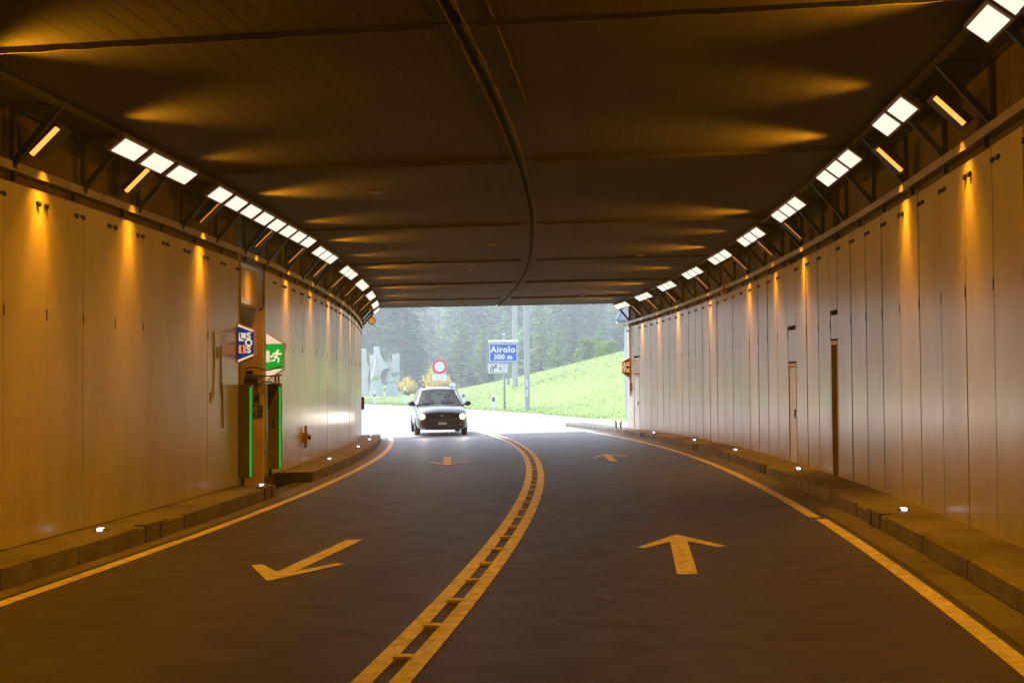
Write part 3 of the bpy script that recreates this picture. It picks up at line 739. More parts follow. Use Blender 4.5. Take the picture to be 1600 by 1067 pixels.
# cable bundle and junction boxes in the niche under the signs
t = thing('junction_boxes', 'dark junction box with loose cables on the niche side wall under the signs', 'junction box', frame(21.0, LW, 1.95))
mb = MB(); mb.box((-.20, .30, -.17), (.22, .12, .14)); mb.box((-.24, .34, .0), (.12, .06, .05)); build('box', mb, MT['dark_steel'], t, bevel=.008)
mb = MB()
for z0, sag in ((.06, .03), (-.06, .01), (-.2, -.04)):
    pts = [Vector((-.30 + .10 * k, .28 + .02 * k, z0 + sag * math.sin(k * 1.3))) for k in range(7)]
    for a, b in zip(pts[:-1], pts[1:]): mb.tube(a, b, .014, n=6)
build('cable', mb, MT['black'], t)

# amber signal lamp, left at the mouth; SOS sign, conduit box on the right at the mouth
t = thing('signal_lamp', 'round amber signal lamp hanging at the left end of the tunnel mouth', 'signal lamp', frame(43.1, -4.22, 4.0))
mb = MB(); mb.tube((0, -.02, 0), (0, .16, 0), .13, n=18); build('case', mb, MT['trim'], t)
mb = MB(); mb.tube((0, -.035, 0), (0, -.022, 0), .105, n=18); build('lens', mb, MT['amber'], t)
mb = MB(); mb.bar((0, .07, .1), (0, .07, .36), .04); build('bracket', mb, MT['dark_steel'], t)
t = thing('sos_sign', 'small orange cased SOS sign on the right wall at the tunnel mouth', 'sos sign', frame(42.95, RW, 2.22))
o = [(-.27, -.18), (-.27, .2), (0, .38), (0, -.38)]
mb = MB(); mb.prism(o, Matrix.Identity(4), .22); build('case', mb, MT['orange_case'], t)
mb = MB(); mb.prism([(-.26, -.16), (-.26, .17), (-.02, .30), (-.02, -.30)], Matrix.Translation((0, -.114, 0)), .01); face = build('face', mb, mat('brown_sheet', (.07,.045,.05), .5), t)
mb = MB(); mb.prism([(-.265, .18), (-.265, .20), (-.01, .37), (-.01, .32)], Matrix.Translation((0, -.115, 0)), .01); build('lit_edge', mb, MT['sign_white_lit'], t)
for k, ch in enumerate('SOS'): text('letter', ch, .14, MT['sign_white_lit'], face, Matrix.Translation((-.205, -.121, .10 - .105 * k)), bold=.006)
for z in (.10, -.11):
    mb = MB(); mb.box((-.09, -.121, z), (.11, .004, .14)); build('pictogram', mb, MT['sign_orange_lit'], face)
t = thing('switch_box', 'small brown switch box on a conduit near the right tunnel mouth', 'switch box', frame(42.72, RW, 1.55))
mb = MB(); mb.box((-.04, 0, 0), (.08, .24, .28)); build('box', mb, MT['door_frame'], t, bevel=.01)
mb = MB(); mb.tube((-.03, 0, .14), (-.03, 0, 2.1), .025, n=8); mb.tube((-.03, 0, -.13), (-.03, .04, -.3), .018, n=8); build('conduit', mb, MT['orange_case'], t)
t = thing('tray_box', 'small orange brown box hanging under the right cable tray', 'junction box', frame(28.9, RW - .06, 3.66))
mb = MB(); mb.box((0, 0, 0), (.10, .22, .15)); mb.box((0, 0, .1), (.06, .1, .06)); build('box', mb, MT['orange_case'], t, bevel=.01)
mb = MB(); mb.box((-.052, 0, 0), (.006, .14, .08)); build('cover', mb, MT['dark_steel'], t)
t = thing('marker_lamp', 'small dark red marker on the left wall end at the tunnel mouth', 'marker', frame(43.2, LW + .04, 1.25))
mb = MB(); mb.box((.0, 0, 0), (.10, .12, .42)); build('case', mb, MT['trim'], t, bevel=.02)
mb = MB(); mb.tube((.0, -.07, .05), (.0, -.06, .05), .045, n=12); build('reflector', mb, MT['sign_red'], t)

# ------------------------------------------------------------------ car with driver and passenger
def loft(mb, secs, close_ends=True, m=0):
    n = len(secs[0]); vv = []; ff = []
    for sc_ in secs: vv += sc_
    for i in range(len(secs) - 1):
        for j in range(n):
            a = i * n + j; b = i * n + (j + 1) % n; ff.append((a, b, b + n, a + n))
    if close_ends: ff += [tuple(range(n - 1, -1, -1)), tuple((len(secs) - 1) * n + j for j in range(n))]
    mb.add(vv, ff, m)
def car():
    head = KAP * 45
    m = frame(45.6, -1.72, 0) @ Matrix.Diagonal((.935, 1, 1, 1))
    t = thing('car', 'dark grey people carrier with headlights on driving into the tunnel', 'car', m)
    # lower body: stations along y (front at y = 0, facing the viewer)
    st = [(-.02,.66,.32,.58,.62),(.02,.83,.26,.74,.80),(.10,.91,.22,.84,.91),(.28,.96,.20,.92,.985),(.60,.985,.20,.98,1.04),(.95,.995,.21,1.02,1.08),(1.22,1.0,.21,1.04,1.10),
          (1.7,1.0,.21,1.06,1.08),(2.6,1.0,.21,1.07,1.08),(3.6,1.0,.21,1.08,1.09),(4.4,.98,.22,1.08,1.09),(4.72,.94,.26,1.0,1.02),(4.8,.86,.36,.85,.87)]
    secs = []
    for y, hw, zb, zs, zt in st:
        half = [(hw*.55, zb), (hw*.90, zb + .02), (hw*.985, zb + .10), (hw, zb + .35*(zs-zb)), (hw*.99, zb + .7*(zs-zb)), (hw*.955, zs - .03), (hw*.90, zs + .01), (hw*.55, zt), (hw*.2, zt + .015)]
        secs.append([(x, y, z) for x, z in half] + [(-x, y, z) for x, z in half[::-1]])
    mb = MB(); loft(mb, secs)
    body = build('body', mb, MT['car_paint'], t, smooth=True)
    sm = body.modifiers.new('sub', 'SUBSURF'); sm.levels = 1; sm.render_levels = 1
    # roof shell
    rs = []
    for y, hw, z0, z1 in ((1.92,.64,1.585,1.62),(2.1,.68,1.62,1.675),(2.7,.70,1.65,1.715),(3.6,.69,1.64,1.705),(4.35,.66,1.60,1.65),(4.55,.62,1.56,1.59)):
        half = [(hw, z0 - .03), (hw + .01, z0), (hw - .03, z0 + .035), (hw*.6, z1), (0.15, z1 + .01)]
        rs.append([(x, y, z) for x, z in half] + [(-x, y, z) for x, z in half[::-1]])
    mb = MB(); loft(mb, rs); build('roof', mb, MT['car_paint'], t, smooth=True)
    # pillars
    for sx in (-1, 1):
        for a_, b_, w_, h_ in (((.90, 1.18, 1.06), (.665, 1.98, 1.62), .085, .07), ((.94, 2.35, 1.05), (.70, 2.5, 1.62), .10, .05), ((.94, 3.45, 1.06), (.70, 3.5, 1.62), .10, .05), ((.90, 4.62, 1.05), (.65, 4.42, 1.60), .12, .07)):
            mb = MB(); mb.bar((sx*a_[0], a_[1], a_[2]), (sx*b_[0], b_[1], b_[2]), w_, h_); build('pillar', mb, MT['car_paint'], t, bevel=.015)
    mb = MB(); mb.add([(-.88, 1.16, 1.085), (.88, 1.16, 1.085), (.655, 1.95, 1.60), (-.655, 1.95, 1.60), (0, 1.08, 1.10), (0, 1.90, 1.62)], [(0, 4, 5, 3), (4, 1, 2, 5)])
    build('windscreen', mb, MT['glass'], t, smooth=True)
    mb = MB(); mb.add([(-.84, 4.66, 1.08), (.84, 4.66, 1.08), (.62, 4.46, 1.56), (-.62, 4.46, 1.56)], [(0,1,2,3)]); build('rear_window', mb, MT['glass'], t)
    for sx in (-1, 1):
        mb = MB(); mb.add([(sx*.935, 1.35, 1.07), (sx*.945, 4.55, 1.07), (sx*.685, 4.38, 1.60), (sx*.695, 2.02, 1.60)], [(0,1,2,3)]); build('side_window', mb, MT['glass'], t)
        mb = MB(); mb.bar((sx*.56, 2.2, 1.74), (sx*.54, 4.2, 1.72), .035, .03); mb.box((sx*.56, 2.22, 1.70), (.035, .06, .06)); mb.box((sx*.54, 4.18, 1.68), (.035, .06, .06)); build('roof_rail', mb, MT['trim'], t)
        mb = MB(); mb.ball((sx*1.10, 1.42, 1.13), .13, sc=(1.0, .55, .72)); mb.bar((sx*.92, 1.42, 1.07), (sx*1.05, 1.42, 1.10), .05); build('mirror', mb, MT['trim'], t, smooth=True)
        # headlights
        mb = MB(); loft(mb, [[(sx*.56, .045, .63), (sx*.86, .10, .60), (sx*.92, .24, .70), (sx*.88, .26, .80), (sx*.62, .12, .75)], [(sx*.56, .14, .63), (sx*.84, .22, .60), (sx*.90, .36, .70), (sx*.86, .38, .80), (sx*.60, .22, .75)]])
        hl = build('headlight', mb, MT['lamp_glass'], t)
        mb = MB(); mb.tube((sx*.76, .0, .69), (sx*.76, .10, .69), .092, n=16); build('bulb', mb, MT['headlight'], hl)
        spot(hl, aim((sx*.76, -.03, .69), (-sx*.02, -1, .0)), 9, 40, .7, (1, .93, .82), .07)
        mb = MB(); mb.tube((sx*.62, .03, .36), (sx*.62, .12, .36), .07, n=14); fl = build('fog_light', mb, MT['lamp_glass'], t)
        mb = MB(); mb.tube((sx*.62, .02, .36), (sx*.62, .05, .36), .05, n=14); build('fog_glass', mb, MT['chrome'], fl)
        for y in (.92, 3.85):
            mb = MB(); mb.tube((sx*.80, y, .335), (sx*1.0, y, .335), .335, n=28); wh = build('wheel', mb, MT['black'], t, bevel=.03)
            mb = MB(); mb.tube((sx*.99, y, .335), (sx*1.012, y, .335), .21, n=20)
            for k in range(5):
                a = 2*math.pi*k/5; mb.bar((sx*1.015, y, .335), (sx*1.015, y + .2*math.cos(a), .335 + .2*math.sin(a)), .02, .05)
            build('rim', mb, MT['galv'], wh)
    mb = MB(); mb.box((0, -.02, .30), (1.25, .05, .12)); mb.box((0, -.01, .55), (.92, .04, .10)); build('grille', mb, MT['trim'], t, bevel=.015)
    mb = MB()
    for z in (.525, .555, .585): mb.box((0, -.034, z), (.84, .012, .008))
    build('grille_bar', mb, MT['chrome'], t)
    mb = MB(); mb.ball((0, .0, .715), .035, sc=(1, .4, 1))
    for sx in (-1, 1): mb.add([(sx*.03, -.005, .73), (sx*.20, .015, .735), (sx*.17, .01, .712), (sx*.03, -.005, .70)], [(0,1,2,3)])
    build('emblem', mb, MT['chrome'], t)
    mb = MB(); mb.box((0, -.052, .445), (.33, .012, .085)); build('number_plate', mb, MT['plate'], t)
    mb = MB()
    for k in range(7): mb.box((-.12 + .04 * k, -.06, .445), (.022, .004, .05))
    build('plate_print', mb, MT['sign_dark'], t) if False else None
    mb = MB(); mb.bar((-.75, 1.13, 1.11), (-.1, 1.22, 1.17), .02); mb.bar((-.05, 1.13, 1.12), (.6, 1.25, 1.19), .02); build('wiper', mb, MT['trim'], t)
    mb = MB(); mb.box((0, 1.72, 1.47), (.24, .05, .07)); build('rear_mirror', mb, MT['trim'], t, bevel=.015)
    mb = MB(); mb.box((0, 1.45, .99), (1.6, .5, .2)); build('dashboard', mb, MT['trim'], t, bevel=.05)
    mb = MB(); mb.tube((.36, 1.72, 1.03), (.36, 1.75, 1.035), .18, n=20); build('steering_wheel', mb, MT['trim'], t)
    for sx in (-1, 1):
        mb = MB(); mb.box((sx*.38, 2.50, .85), (.50, .16, .80), Matrix.Rotation(R(-12), 3, 'X')); mb.box((sx*.38, 2.62, 1.36), (.26, .10, .18)); mb.box((sx*.38, 2.2, .45), (.5, .55, .16)); build('seat', mb, MT['seat'], t, bevel=.04)
    return t, m
car_t, car_m = car()
def person(label, sx, top, wheel):
    """seated figure grown as one skinned surface"""
    P = {'pelvis': (0, 0, 0, .15), 'belly': (0, .04, .2, .15), 'chest': (0, .07, .42, .165), 'neck': (0, .07, .60, .06), 'jaw': (0, .05, .68, .075), 'head': (0, .055, .77, .10), 'crown': (0, .065, .84, .075)}
    E = [('pelvis','belly'),('belly','chest'),('chest','neck'),('neck','jaw'),('jaw','head'),('head','crown')]
    for s in (-1, 1):
        hx = .14 * s if wheel else .10 * s; hy = -.42 if wheel else -.24; hz = .30 if wheel else .12
        P.update({f'sh{s}': (.18*s, .07, .48, .07), f'el{s}': (.26*s, -.08, .24, .05), f'wr{s}': (hx, hy + .06, hz, .032), f'ha{s}': (hx, hy, hz + .01, .04),
                  f'hip{s}': (.10*s, -.04, -.02, .10), f'kn{s}': (.13*s, -.46, .04, .07), f'an{s}': (.13*s, -.62, -.30, .045), f'to{s}': (.13*s, -.78, -.33, .04)})
        E += [('chest', f'sh{s}'), (f'sh{s}', f'el{s}'), (f'el{s}', f'wr{s}'), (f'wr{s}', f'ha{s}'), ('pelvis', f'hip{s}'), (f'hip{s}', f'kn{s}'), (f'kn{s}', f'an{s}'), (f'an{s}', f'to{s}')]
    names = list(P); me = bpy.data.meshes.new('person')
    me.from_pydata([P[n][:3] for n in names], [(names.index(a), names.index(b)) for a, b in E], [])
    tmp = bpy.data.objects.new('person_rig', me); col.objects.link(tmp)
    mo = tmp.modifiers.new('skin', 'SKIN')
    for i, n in enumerate(names):
        sv_ = me.skin_vertices[0].data[i]; sv_.radius = (P[n][3],) * 2; sv_.use_root = (i == 0)
    ss = tmp.modifiers.new('sub', 'SUBSURF'); ss.levels = ss.render_levels = 1
    dg = bpy.context.evaluated_depsgraph_get(); me2 = bpy.data.meshes.new_from_object(tmp.evaluated_get(dg)); bpy.data.objects.remove(tmp)
    me2.materials.clear(); me2.materials.append(top); me2.materials.append(MT['skin'])
    for p in me2.polygons:
        c = p.center
        p.material_index = 1 if c.z > .585 or (c.y < -.2 and c.z > .08 and abs(c.x) < .2 and c.z < .4 and wheel) else 0
        p.use_smooth = True
    o = obj('person', me2, None, car_m @ Matrix.Translation((sx * .38, 2.28, .60)))
    tag(o, label, 'person')
    mb = MB(); mb.ball((0, .075, .80), .108, sc=(.95, 1.05, .95)); 
    mb.v = [v for v in mb.v]
    keep = [f for f in mb.f if sum(mb.v[i][1] for i in f) / len(f) > .045 or sum(mb.v[i][2] for i in f) / len(f) > .855]
    mb.f = keep; mb.mi = [0] * len(keep); build('hair', mb, MT['hair'], o, smooth=True)
    mb = MB(); mb.ball((0, -.045, .745), .018, 8, 6, (.8, 1.2, 1.4))
    for q in (-.036, .036): mb.ball((q, -.035, .785), .011, 8, 6)
    build('face', mb, MT['skin'], o, smooth=True)
person('driver in dark clothes holding the steering wheel of the oncoming car', 1, MT['cloth'], True)
person('passenger in dark clothes sitting beside the driver in the oncoming car', -1, MT['cloth'], False)

# ------------------------------------------------------------------ roadside outside
def face_cam(p):
    d = CAM - p; return math.atan2(d.x, -d.y)
def stand(px, d, rz=None):
    g = on_ground(px, d); m = Matrix.Rotation(-math.atan2(g.x, g.y) if rz is None else rz, 4, 'Z'); m.translation = g; return m
# blue motorway exit sign
D = 86; m = stand(787, D); k = D / 2000; gzv = m.translation.z
def zpx(py, d): return at(800, py, d).z
t = thing('direction_sign', 'blue Airolo 300 m sign on a grey post with exit number 41 plate below', 'road sign', m)
X = lambda px: (px - 787) * k
mb = MB(); zt_ = zpx(523, D) - gzv; mb.tube((.05, .12, -.3), (.05, .12, zt_), .075, n=14); build('post', mb, MT['post_grey'], t, smooth=True)
mb = MB(); mb.box((.32, .14, (zpx(600, D) + zpx(585, D)) / 2 - gzv), (.16, .18, .75)); build('switch_cabinet', mb, MT['post_grey'], t)
z0, z1 = zpx(566, D) - gzv, zpx(536, D) - gzv; x0, x1 = X(764), X(809.5); cx = (x0 + x1) / 2
mb = MB(); mb.box((cx, 0, (z0 + z1) / 2), (x1 - x0, .10, z1 - z0)); pan = build('panel', mb, MT['sign_blue'], t, bevel=.04)
mb = MB(); b = .055
for zz in (z0 + .06, z1 - .06): mb.box((cx, -.056, zz), (x1 - x0 - .1, .008, b))
for xx in (x0 + .06, x1 - .06): mb.box((xx, -.056, (z0 + z1) / 2), (b, .008, z1 - z0 - .14))
build('border', mb, MT['sign_white'], pan)
text('place_name', 'Airolo', .58, MT['sign_white'], pan, Matrix.Translation((cx - .02, -.058, z0 + (z1 - z0) * .66)), bold=.022)
text('distance', '300 m', .46, MT['sign_white'], pan, Matrix.Translation((cx - .02, -.058, z0 + (z1 - z0) * .27)), bold=.018)
mb = MB(); mb.box((cx + .02, 0, z1 + .12), (x1 - x0 + .02, .42, .17)); mb.box((x0, 0, z1 + .1), (.06, .4, .28)); build('lamp_hood', mb, MT['sign_white'], t, bevel=.03)
mb = MB(); mb.box((.02, .05, zt_ + .05), (.22, .2, .10)); build('camera_box', mb, MT['sign_white'], t)
z0, z1 = zpx(583, D) - gzv, zpx(568.5, D) - gzv; x0, x1 = X(762.5), X(794); cx = (x0 + x1) / 2
mb = MB(); mb.box((cx, 0, (z0 + z1) / 2), (x1 - x0, .06, z1 - z0)); pl = build('exit_plate', mb, MT['sign_white'], t, bevel=.03)
mb = MB()
for zz in (z0 + .06, z1 - .06): mb.box((cx, -.034, zz), (x1 - x0 - .14, .006, .022))
for xx in (x0 + .06, x1 - .06): mb.box((xx, -.034, (z0 + z1) / 2), (.022, .006, z1 - z0 - .14))
build('border', mb, MT['sign_dark'], pl)
zc = (z0 + z1) / 2
text('exit_number', '41', .46, MT['sign_dark'], pl, Matrix.Translation((cx + .28, -.036, zc)), bold=.0)
mb = MB(); stroke(mb, [(cx - .50, zc - .18), (cx - .42, zc + .17)], .07, -.036); stroke(mb, [(cx - .36, zc - .18), (cx - .32, zc - .02), (cx - .14, zc + .14)], .07, -.036); stroke(mb, [(cx - .33, zc + .0), (cx - .33, zc + .17)], .055, -.036); stroke(mb, [(cx - .24, zc + .18), (cx - .10, zc + .18), (cx - .11, zc + .05)], .045, -.036); build('exit_symbol', mb, MT['sign_dark'], pl)
# prohibition sign
D = 90; m = stand(687, D); k = D / 2000; gzv = m.translation.z; zc = zpx(572, D) - gzv
t = thing('prohibition_sign', 'round white no vehicles sign with red ring and plate below, above the car', 'road sign', m)
mb = MB(); mb.tube((0, .06, -.3), (0, .06, zc + .3), .04, n=10); build('post', mb, MT['post_grey'], t)
mb = MB(); mb.tube((0, -.01, zc), (0, .03, zc), .54, n=40); face = build('disc', mb, MT['sign_white'], t)
mb = MB(); n = 40; vv = []; 
for r, y in ((.36, -.012), (.36, -.024), (.525, -.024), (.525, -.012)): vv += [(r*math.cos(2*math.pi*i/n), y, zc + r*math.sin(2*math.pi*i/n)) for i in range(n)]
mb.add(vv, [(j*n+i, j*n+(i+1) % n, ((j+1) % 4)*n+(i+1) % n, ((j+1) % 4)*n+i) for j in range(4) for i in range(n)]); build('ring', mb, MT['sign_red'], face)
z2 = zpx(589, D) - gzv; mb = MB(); mb.box((0, 0, z2), (1.05, .03, .42)); pl = build('plate', mb, MT['sign_white'], t, bevel=.02)
mb = MB()
for zz, xs in ((z2 + .08, (-.36, -.2, -.05, .12, .3)), (z2 - .08, (-.22, -.05, .12, .24))):
    for x in xs: mb.box((x, -.018, zz), (.12, .004, .045))
build('print', mb, MT['sign_pink'], pl)
t = thing('small_sign', 'small blank white plate on a thin post just above the car roof', 'sign', stand(707, 93)); gzv = t.matrix_basis.translation.z
zc = zpx(601, 93) - gzv
mb = MB(); mb.tube((0, .04, -.3), (0, .04, zc + .1), .03, n=8); build('post', mb, MT['post_grey'], t); mb = MB(); mb.box((0, 0, zc), (.42, .03, .34)); build('plate', mb, MT['sign_white'], t)
# delineators
for px, d, h, lab in ((585, 112, 1.0, 'white delineator post on the far verge, leftmost, before the monument'), (633, 108, 1.35, 'white delineator post on the far verge beside the single yellow bush'),
                      (724, 96, 1.05, 'white delineator post half hidden behind the right side of the car'), (771, 82, 1.05, 'white delineator post with black band below the blue sign')):
    t = thing('delineator', lab, 'delineator post', stand(px, d), 'white delineator posts')
    mb = MB()
    def ring(z, w_): return [(-w_*.5, -.055, z), (w_*.5, -.055, z), (w_*.42, .055, z), (-w_*.42, .055, z)]
    loft(mb, [ring(-.2, .24), ring(h*.60, .20)]); loft(mb, [ring(h*.82, .18), ring(h - .05, .16), [(x, y, h + .04 * (y > 0)) for x, y, z in ring(h, .14)]]); build('post', mb, MT['sign_white'], t)
    mb = MB(); loft(mb, [ring(h*.60, .202), ring(h*.82, .182)]); bd = build('black_band', mb, MT['sign_dark'], t)
    mb = MB(); mb.box((0, -.06, h*.71), (.06, .01, .12)); build('reflector', mb, MT['lamp_glass'], bd)
# tall concrete masts
for px, d, r, lab in ((823.5, 83, .19, 'tall grey mast standing on the meadow right of the blue sign'), (805, 112, .255, 'tall grey mast farther back, partly behind the blue sign')):
    t = thing('mast', lab, 'mast', stand(px, d), 'tall grey masts')
    mb = MB(); mb.box((0, 0, 5), (r * 1.9, r * 1.9, 10.6)); build('shaft', mb, MT['pole_concrete'], t, bevel=.05)
    if d < 100:
        mb = MB()
        for z in (1.1, 1.75): mb.box((-.02, -r*.95 - .012, z), (.09, .02, .42))
        build('notice', mb, MT['sign_white'], t)
    mb = MB(); mb.bar((0, 0, 10.1), (-2.6, 0, 10.5), .10); mb.box((-2.7, 0, 10.5), (.9, .35, .15)); build('lamp_arm', mb, MT['post_grey'], t)
# service hut at the right of the mouth, white wall under a grey sloping hood
D = 62; m = stand(995, D); k = D / 2000; gzv = m.translation.z
t = thing('service_hut', 'white service hut with grey sloping metal roof beside the right tunnel mouth', 'hut', m)
zb_, zr0, zr1 = -.6, zpx(503, D) - gzv, zpx(478, D) - gzv
mb = MB(); mb.box(((976 - 995) * k + 1.5, 1.2, (zb_ + zr0) / 2), (3.0, 2.4, zr0 - zb_)); build('wall', mb, MT['hut_wall'], t)
mb = MB(); xe = (963.5 - 995) * k
def rect(x0, x1, y0, y1, z): return [(x0, y0, z), (x1, y0, z), (x1, y1, z), (x0, y1, z)]
loft(mb, [rect(xe, 3.2, -.35, 2.8, zr0), rect(xe, 3.2, -.35, 2.8, zr0 + .08), rect(xe + .38, 2.8, .2, 2.2, zr1 + .25)]); rf = build('roof', mb, MT['hut_roof'], t)
mb = MB(); mb.ball(((973 - 995) * k, -.05, zr0 - .08), .24, sc=(1.3, .8, .8)); build('lamp', mb, MT['lamp_glass'], t, smooth=True)
mb = MB()
for i in range(6): mb.bar((xe + .05 + i*.5, -.36, zr0 + .1), (xe + .42 + i*.45, .19, zr1 + .26), .03, .03)
build('roof_seam', mb, MT['hut_roof'], rf)
mb = MB(); mb.box((.7, -.02, .9), (.9, .06, 2.0)); build('door', mb, MT['door'], t)

# concrete monument
D = 148; k = D / 2000; m = stand(600, D); gzv = m.translation.z; Zo = zpx(618, D)
t = thing('monument', 'tall pale grey concrete sculpture of carved towers and hollows behind the far verge', 'sculpture', m)
def Q(pts): return [((x - 600) * k, zpx(y, D) - gzv) for x, y in pts]
def flare(mb, bx0, bx1, by, tx0, tx1, ty, yc, db, dt):
    (a, z0), (b, _) = Q([(bx0, by), (bx1, by)]); (c, z1), (d, _) = Q([(tx0, ty), (tx1, ty)]); z0 -= .4
    loft(mb, [[(a, yc-db, z0), (b, yc-db, z0), (b, yc+db, z0), (a, yc+db, z0)], [(c, yc-dt, z1), (d, yc-dt, z1), (d, yc+dt, z1), (c, yc+dt, z1)]])
mb = MB(); flare(mb, 576.5, 600, 618, 579.5, 595.5, 590.5, 0, .95, .65); build('pedestal', mb, MT['monument'], t, bevel=.06)
mb = MB(); flare(mb, 601, 624.5, 618, 605, 620, 598, .3, .9, .55); build('pedestal', mb, MT['monument'], t, bevel=.06)
mb = MB(); flare(mb, 560, 577, 618, 562, 576, 594, .6, .9, .7); build('pedestal', mb, MT['monument'], t, bevel=.06)
mb = MB(); mb.prism(Q([(578, 553), (583, 555), (584.5, 549), (584, 541), (593, 540), (593.5, 550), (598, 560), (606, 572), (607, 575), (600, 575.5), (596, 580), (594, 590), (579, 592)]), Matrix.Translation((0, .0, 0)), 1.5); build('tower', mb, MT['monument'], t, bevel=.09)
mb = MB(); loft(mb, [[(x, -.75, z) for x, z in Q([(579, 592), (593, 590), (595, 583), (586, 556)])], [(x, -1.25, z) for x, z in Q([(583, 588), (590, 586.5), (590, 572), (587, 562)])]]); build('carved_face', mb, MT['monument'], t)
mb = MB(); mb.prism(Q([(613, 553), (615, 551), (617.5, 554), (620, 550), (624.5, 552), (624, 581), (613.5, 579)]), Matrix.Translation((0, .3, 0)), 1.2); build('tower', mb, MT['monument'], t, bevel=.07)
mb = MB(); mb.prism(Q([(602, 564.5), (614, 564.5), (614, 580), (608, 575)]), Matrix.Translation((0, .4, 0)), .7); build('bridge', mb, MT['monument'], t, bevel=.05)
bw = []
for y, x0, x1 in ((598.5, 604, 621), (594, 601, 623.5), (588, 602.5, 624), (580, 606, 623.5), (576, 609, 616)):
    (a, z), (b, _) = Q([(x0, y), (x1, y)]); c_ = (a + b) / 2; r_ = (b - a) / 2
    bw.append([(c_ + r_*math.cos(q), .25 + r_*.8*math.sin(q), z) for q in [2*math.pi*i/14 for i in range(14)]])
mb = MB(); loft(mb, bw); build('bowl', mb, MT['monument'], t, smooth=True)
mb = MB(); mb.prism(Q([(611, 581), (623, 581), (622, 586), (617, 588), (612, 586)]), Matrix.Translation((0, -.42, 0)), .5); build('hollow_shade', mb, mat('shadow_concrete', (.20,.20,.20), .9, var=.2), t)  # solid block; the shade of the hollow is put in as darker grey
mb = MB(); mb.prism(Q([(562, 594), (575, 594), (578, 572), (573, 562), (572, 544), (562, 543)]), Matrix.Translation((0, .5, 0)), 1.3); build('tower', mb, MT['monument'], t, bevel=.08)

# ------------------------------------------------------------------ vegetation
def spray(mb, base, dirv, ln, wd, droop, n=3):
    """flat needle spray: a chain of small leaf-shaped faces with gaps"""
    d = dirv.normalized(); side = d.cross(Vector((0, 0, 1)));
    if side.length < 1e-3: side = Vector((1, 0, 0))
    side.normalize(); p = base.copy()
    for i in range(n):
        t = (i + 1) / n; q = base + d * ln * t + Vector((0, 0, -droop * t * t))
        w0 = wd * (1.1 - .8 * i / n) * random.uniform(.7, 1.2)
        for sg in (-1, 1):
            tip = p.lerp(q, .75) + side * sg * w0 + Vector((0, 0, random.uniform(-.35, .1) * w0))
            mb.add([p, tip, q], [(0, 1, 2)])
        p = q
def conifer(h, r, whorls, per, kind_, crown0=.08, dens=1.0):
    mb = MB(); tr = MB(); tr.tube((0, 0, -.4), (0, 0, h * .96), .018 * h + .05, .02, n=8)
    for i in range(whorls):
        t = (i + random.random() * .8) / whorls; z = h * (crown0 + (1 - crown0) * t)
        rr = r * (1 - t) ** (.85 if kind_ == 'spruce' else .95) * random.uniform(.72, 1.15) + .12
        for j in range(max(4, int(per * (1 - .4 * t)))):
            if random.random() > dens: continue
            a = 2 * math.pi * (j / per) + random.random() * 1.3 + i
            up = (-.05 if kind_ == 'spruce' else .16)
            d = Vector((math.cos(a), math.sin(a), up + .35 * t))
            L_ = rr * random.uniform(.7, 1.1)
            st = Vector((math.cos(a), math.sin(a), 0)) * L_ * .12 + Vector((0, 0, z))
            spray(mb, st, d, L_, L_ * .44 + .10, L_ * (.30 if kind_ == 'spruce' else .16), 4)
            if random.random() < .6:
                mid = st + d * L_ * .5; a2 = a + random.choice((-.7, .7)); spray(mb, mid, Vector((math.cos(a2), math.sin(a2), -.1)), L_ * .5, L_ * .3 + .08, L_ * .15, 3)
    return mb.mesh('crown', MT[kind_]), tr.mesh('trunk', MT['bark'])
def bare_tree(h):
    mb = MB(); tr = MB(); tr.tube((0, 0, -.4), (0, 0, h), .16, .02, n=8)
    for i in range(90):
        t = .12 + .86 * (i + random.random()) / 90; z = h * t; a = random.random() * 6.28; L_ = (1 - t) ** .8 * h * .30 * random.uniform(.5, 1) + .2
        b = Vector((0, 0, z)); e = b + Vector((math.cos(a) * L_, math.sin(a) * L_, L_ * .45)); mb.tube(b, e, .035, .012, n=4, cap=False)
        for q in range(5):
            s_ = b.lerp(e, .25 + .15 * q); a2 = a + random.uniform(-1, 1); l2 = L_ * .35
            mb.tube(s_, s_ + Vector((math.cos(a2) * l2, math.sin(a2) * l2, l2 * random.uniform(.1, .7))), .016, .008, n=3, cap=False)
    return mb.mesh('crown', MT['pale_bark']), tr.mesh('trunk', MT['pale_bark'])
def leafy(h, r, m_, n=1500):
    mb = MB(); tr = MB(); tr.tube((0, 0, -.3), (0, 0, h * .6), .05 * r + .05, .04, n=8)
    lobes = [(Vector((random.gauss(0, r*.35), random.gauss(0, r*.35), h * random.uniform(.35, .85))), r * random.uniform(.35, .55)) for _ in range(9)]
    for c, q in lobes: tr.tube((0, 0, h * .3), c, .04, .015, n=5, cap=False)
    for i in range(n):
        c, q = random.choice(lobes); d = Vector((random.gauss(0, 1), random.gauss(0, 1), random.gauss(0, 1))).normalized() * q * random.uniform(.5, 1.1)
        p = c + d; e1 = Vector((random.gauss(0, 1), random.gauss(0, 1), random.gauss(0, .5))).normalized() * .16 * r ** .5; e2 = e1.cross(d).normalized() * .10 * r ** .5 if d.length > 0 else e1
        mb.add([p - e1, p + e2, p + e1, p - e2], [(0, 1, 2, 3)])
    return mb.mesh('crown', m_), tr.mesh('trunk', MT['bark'])
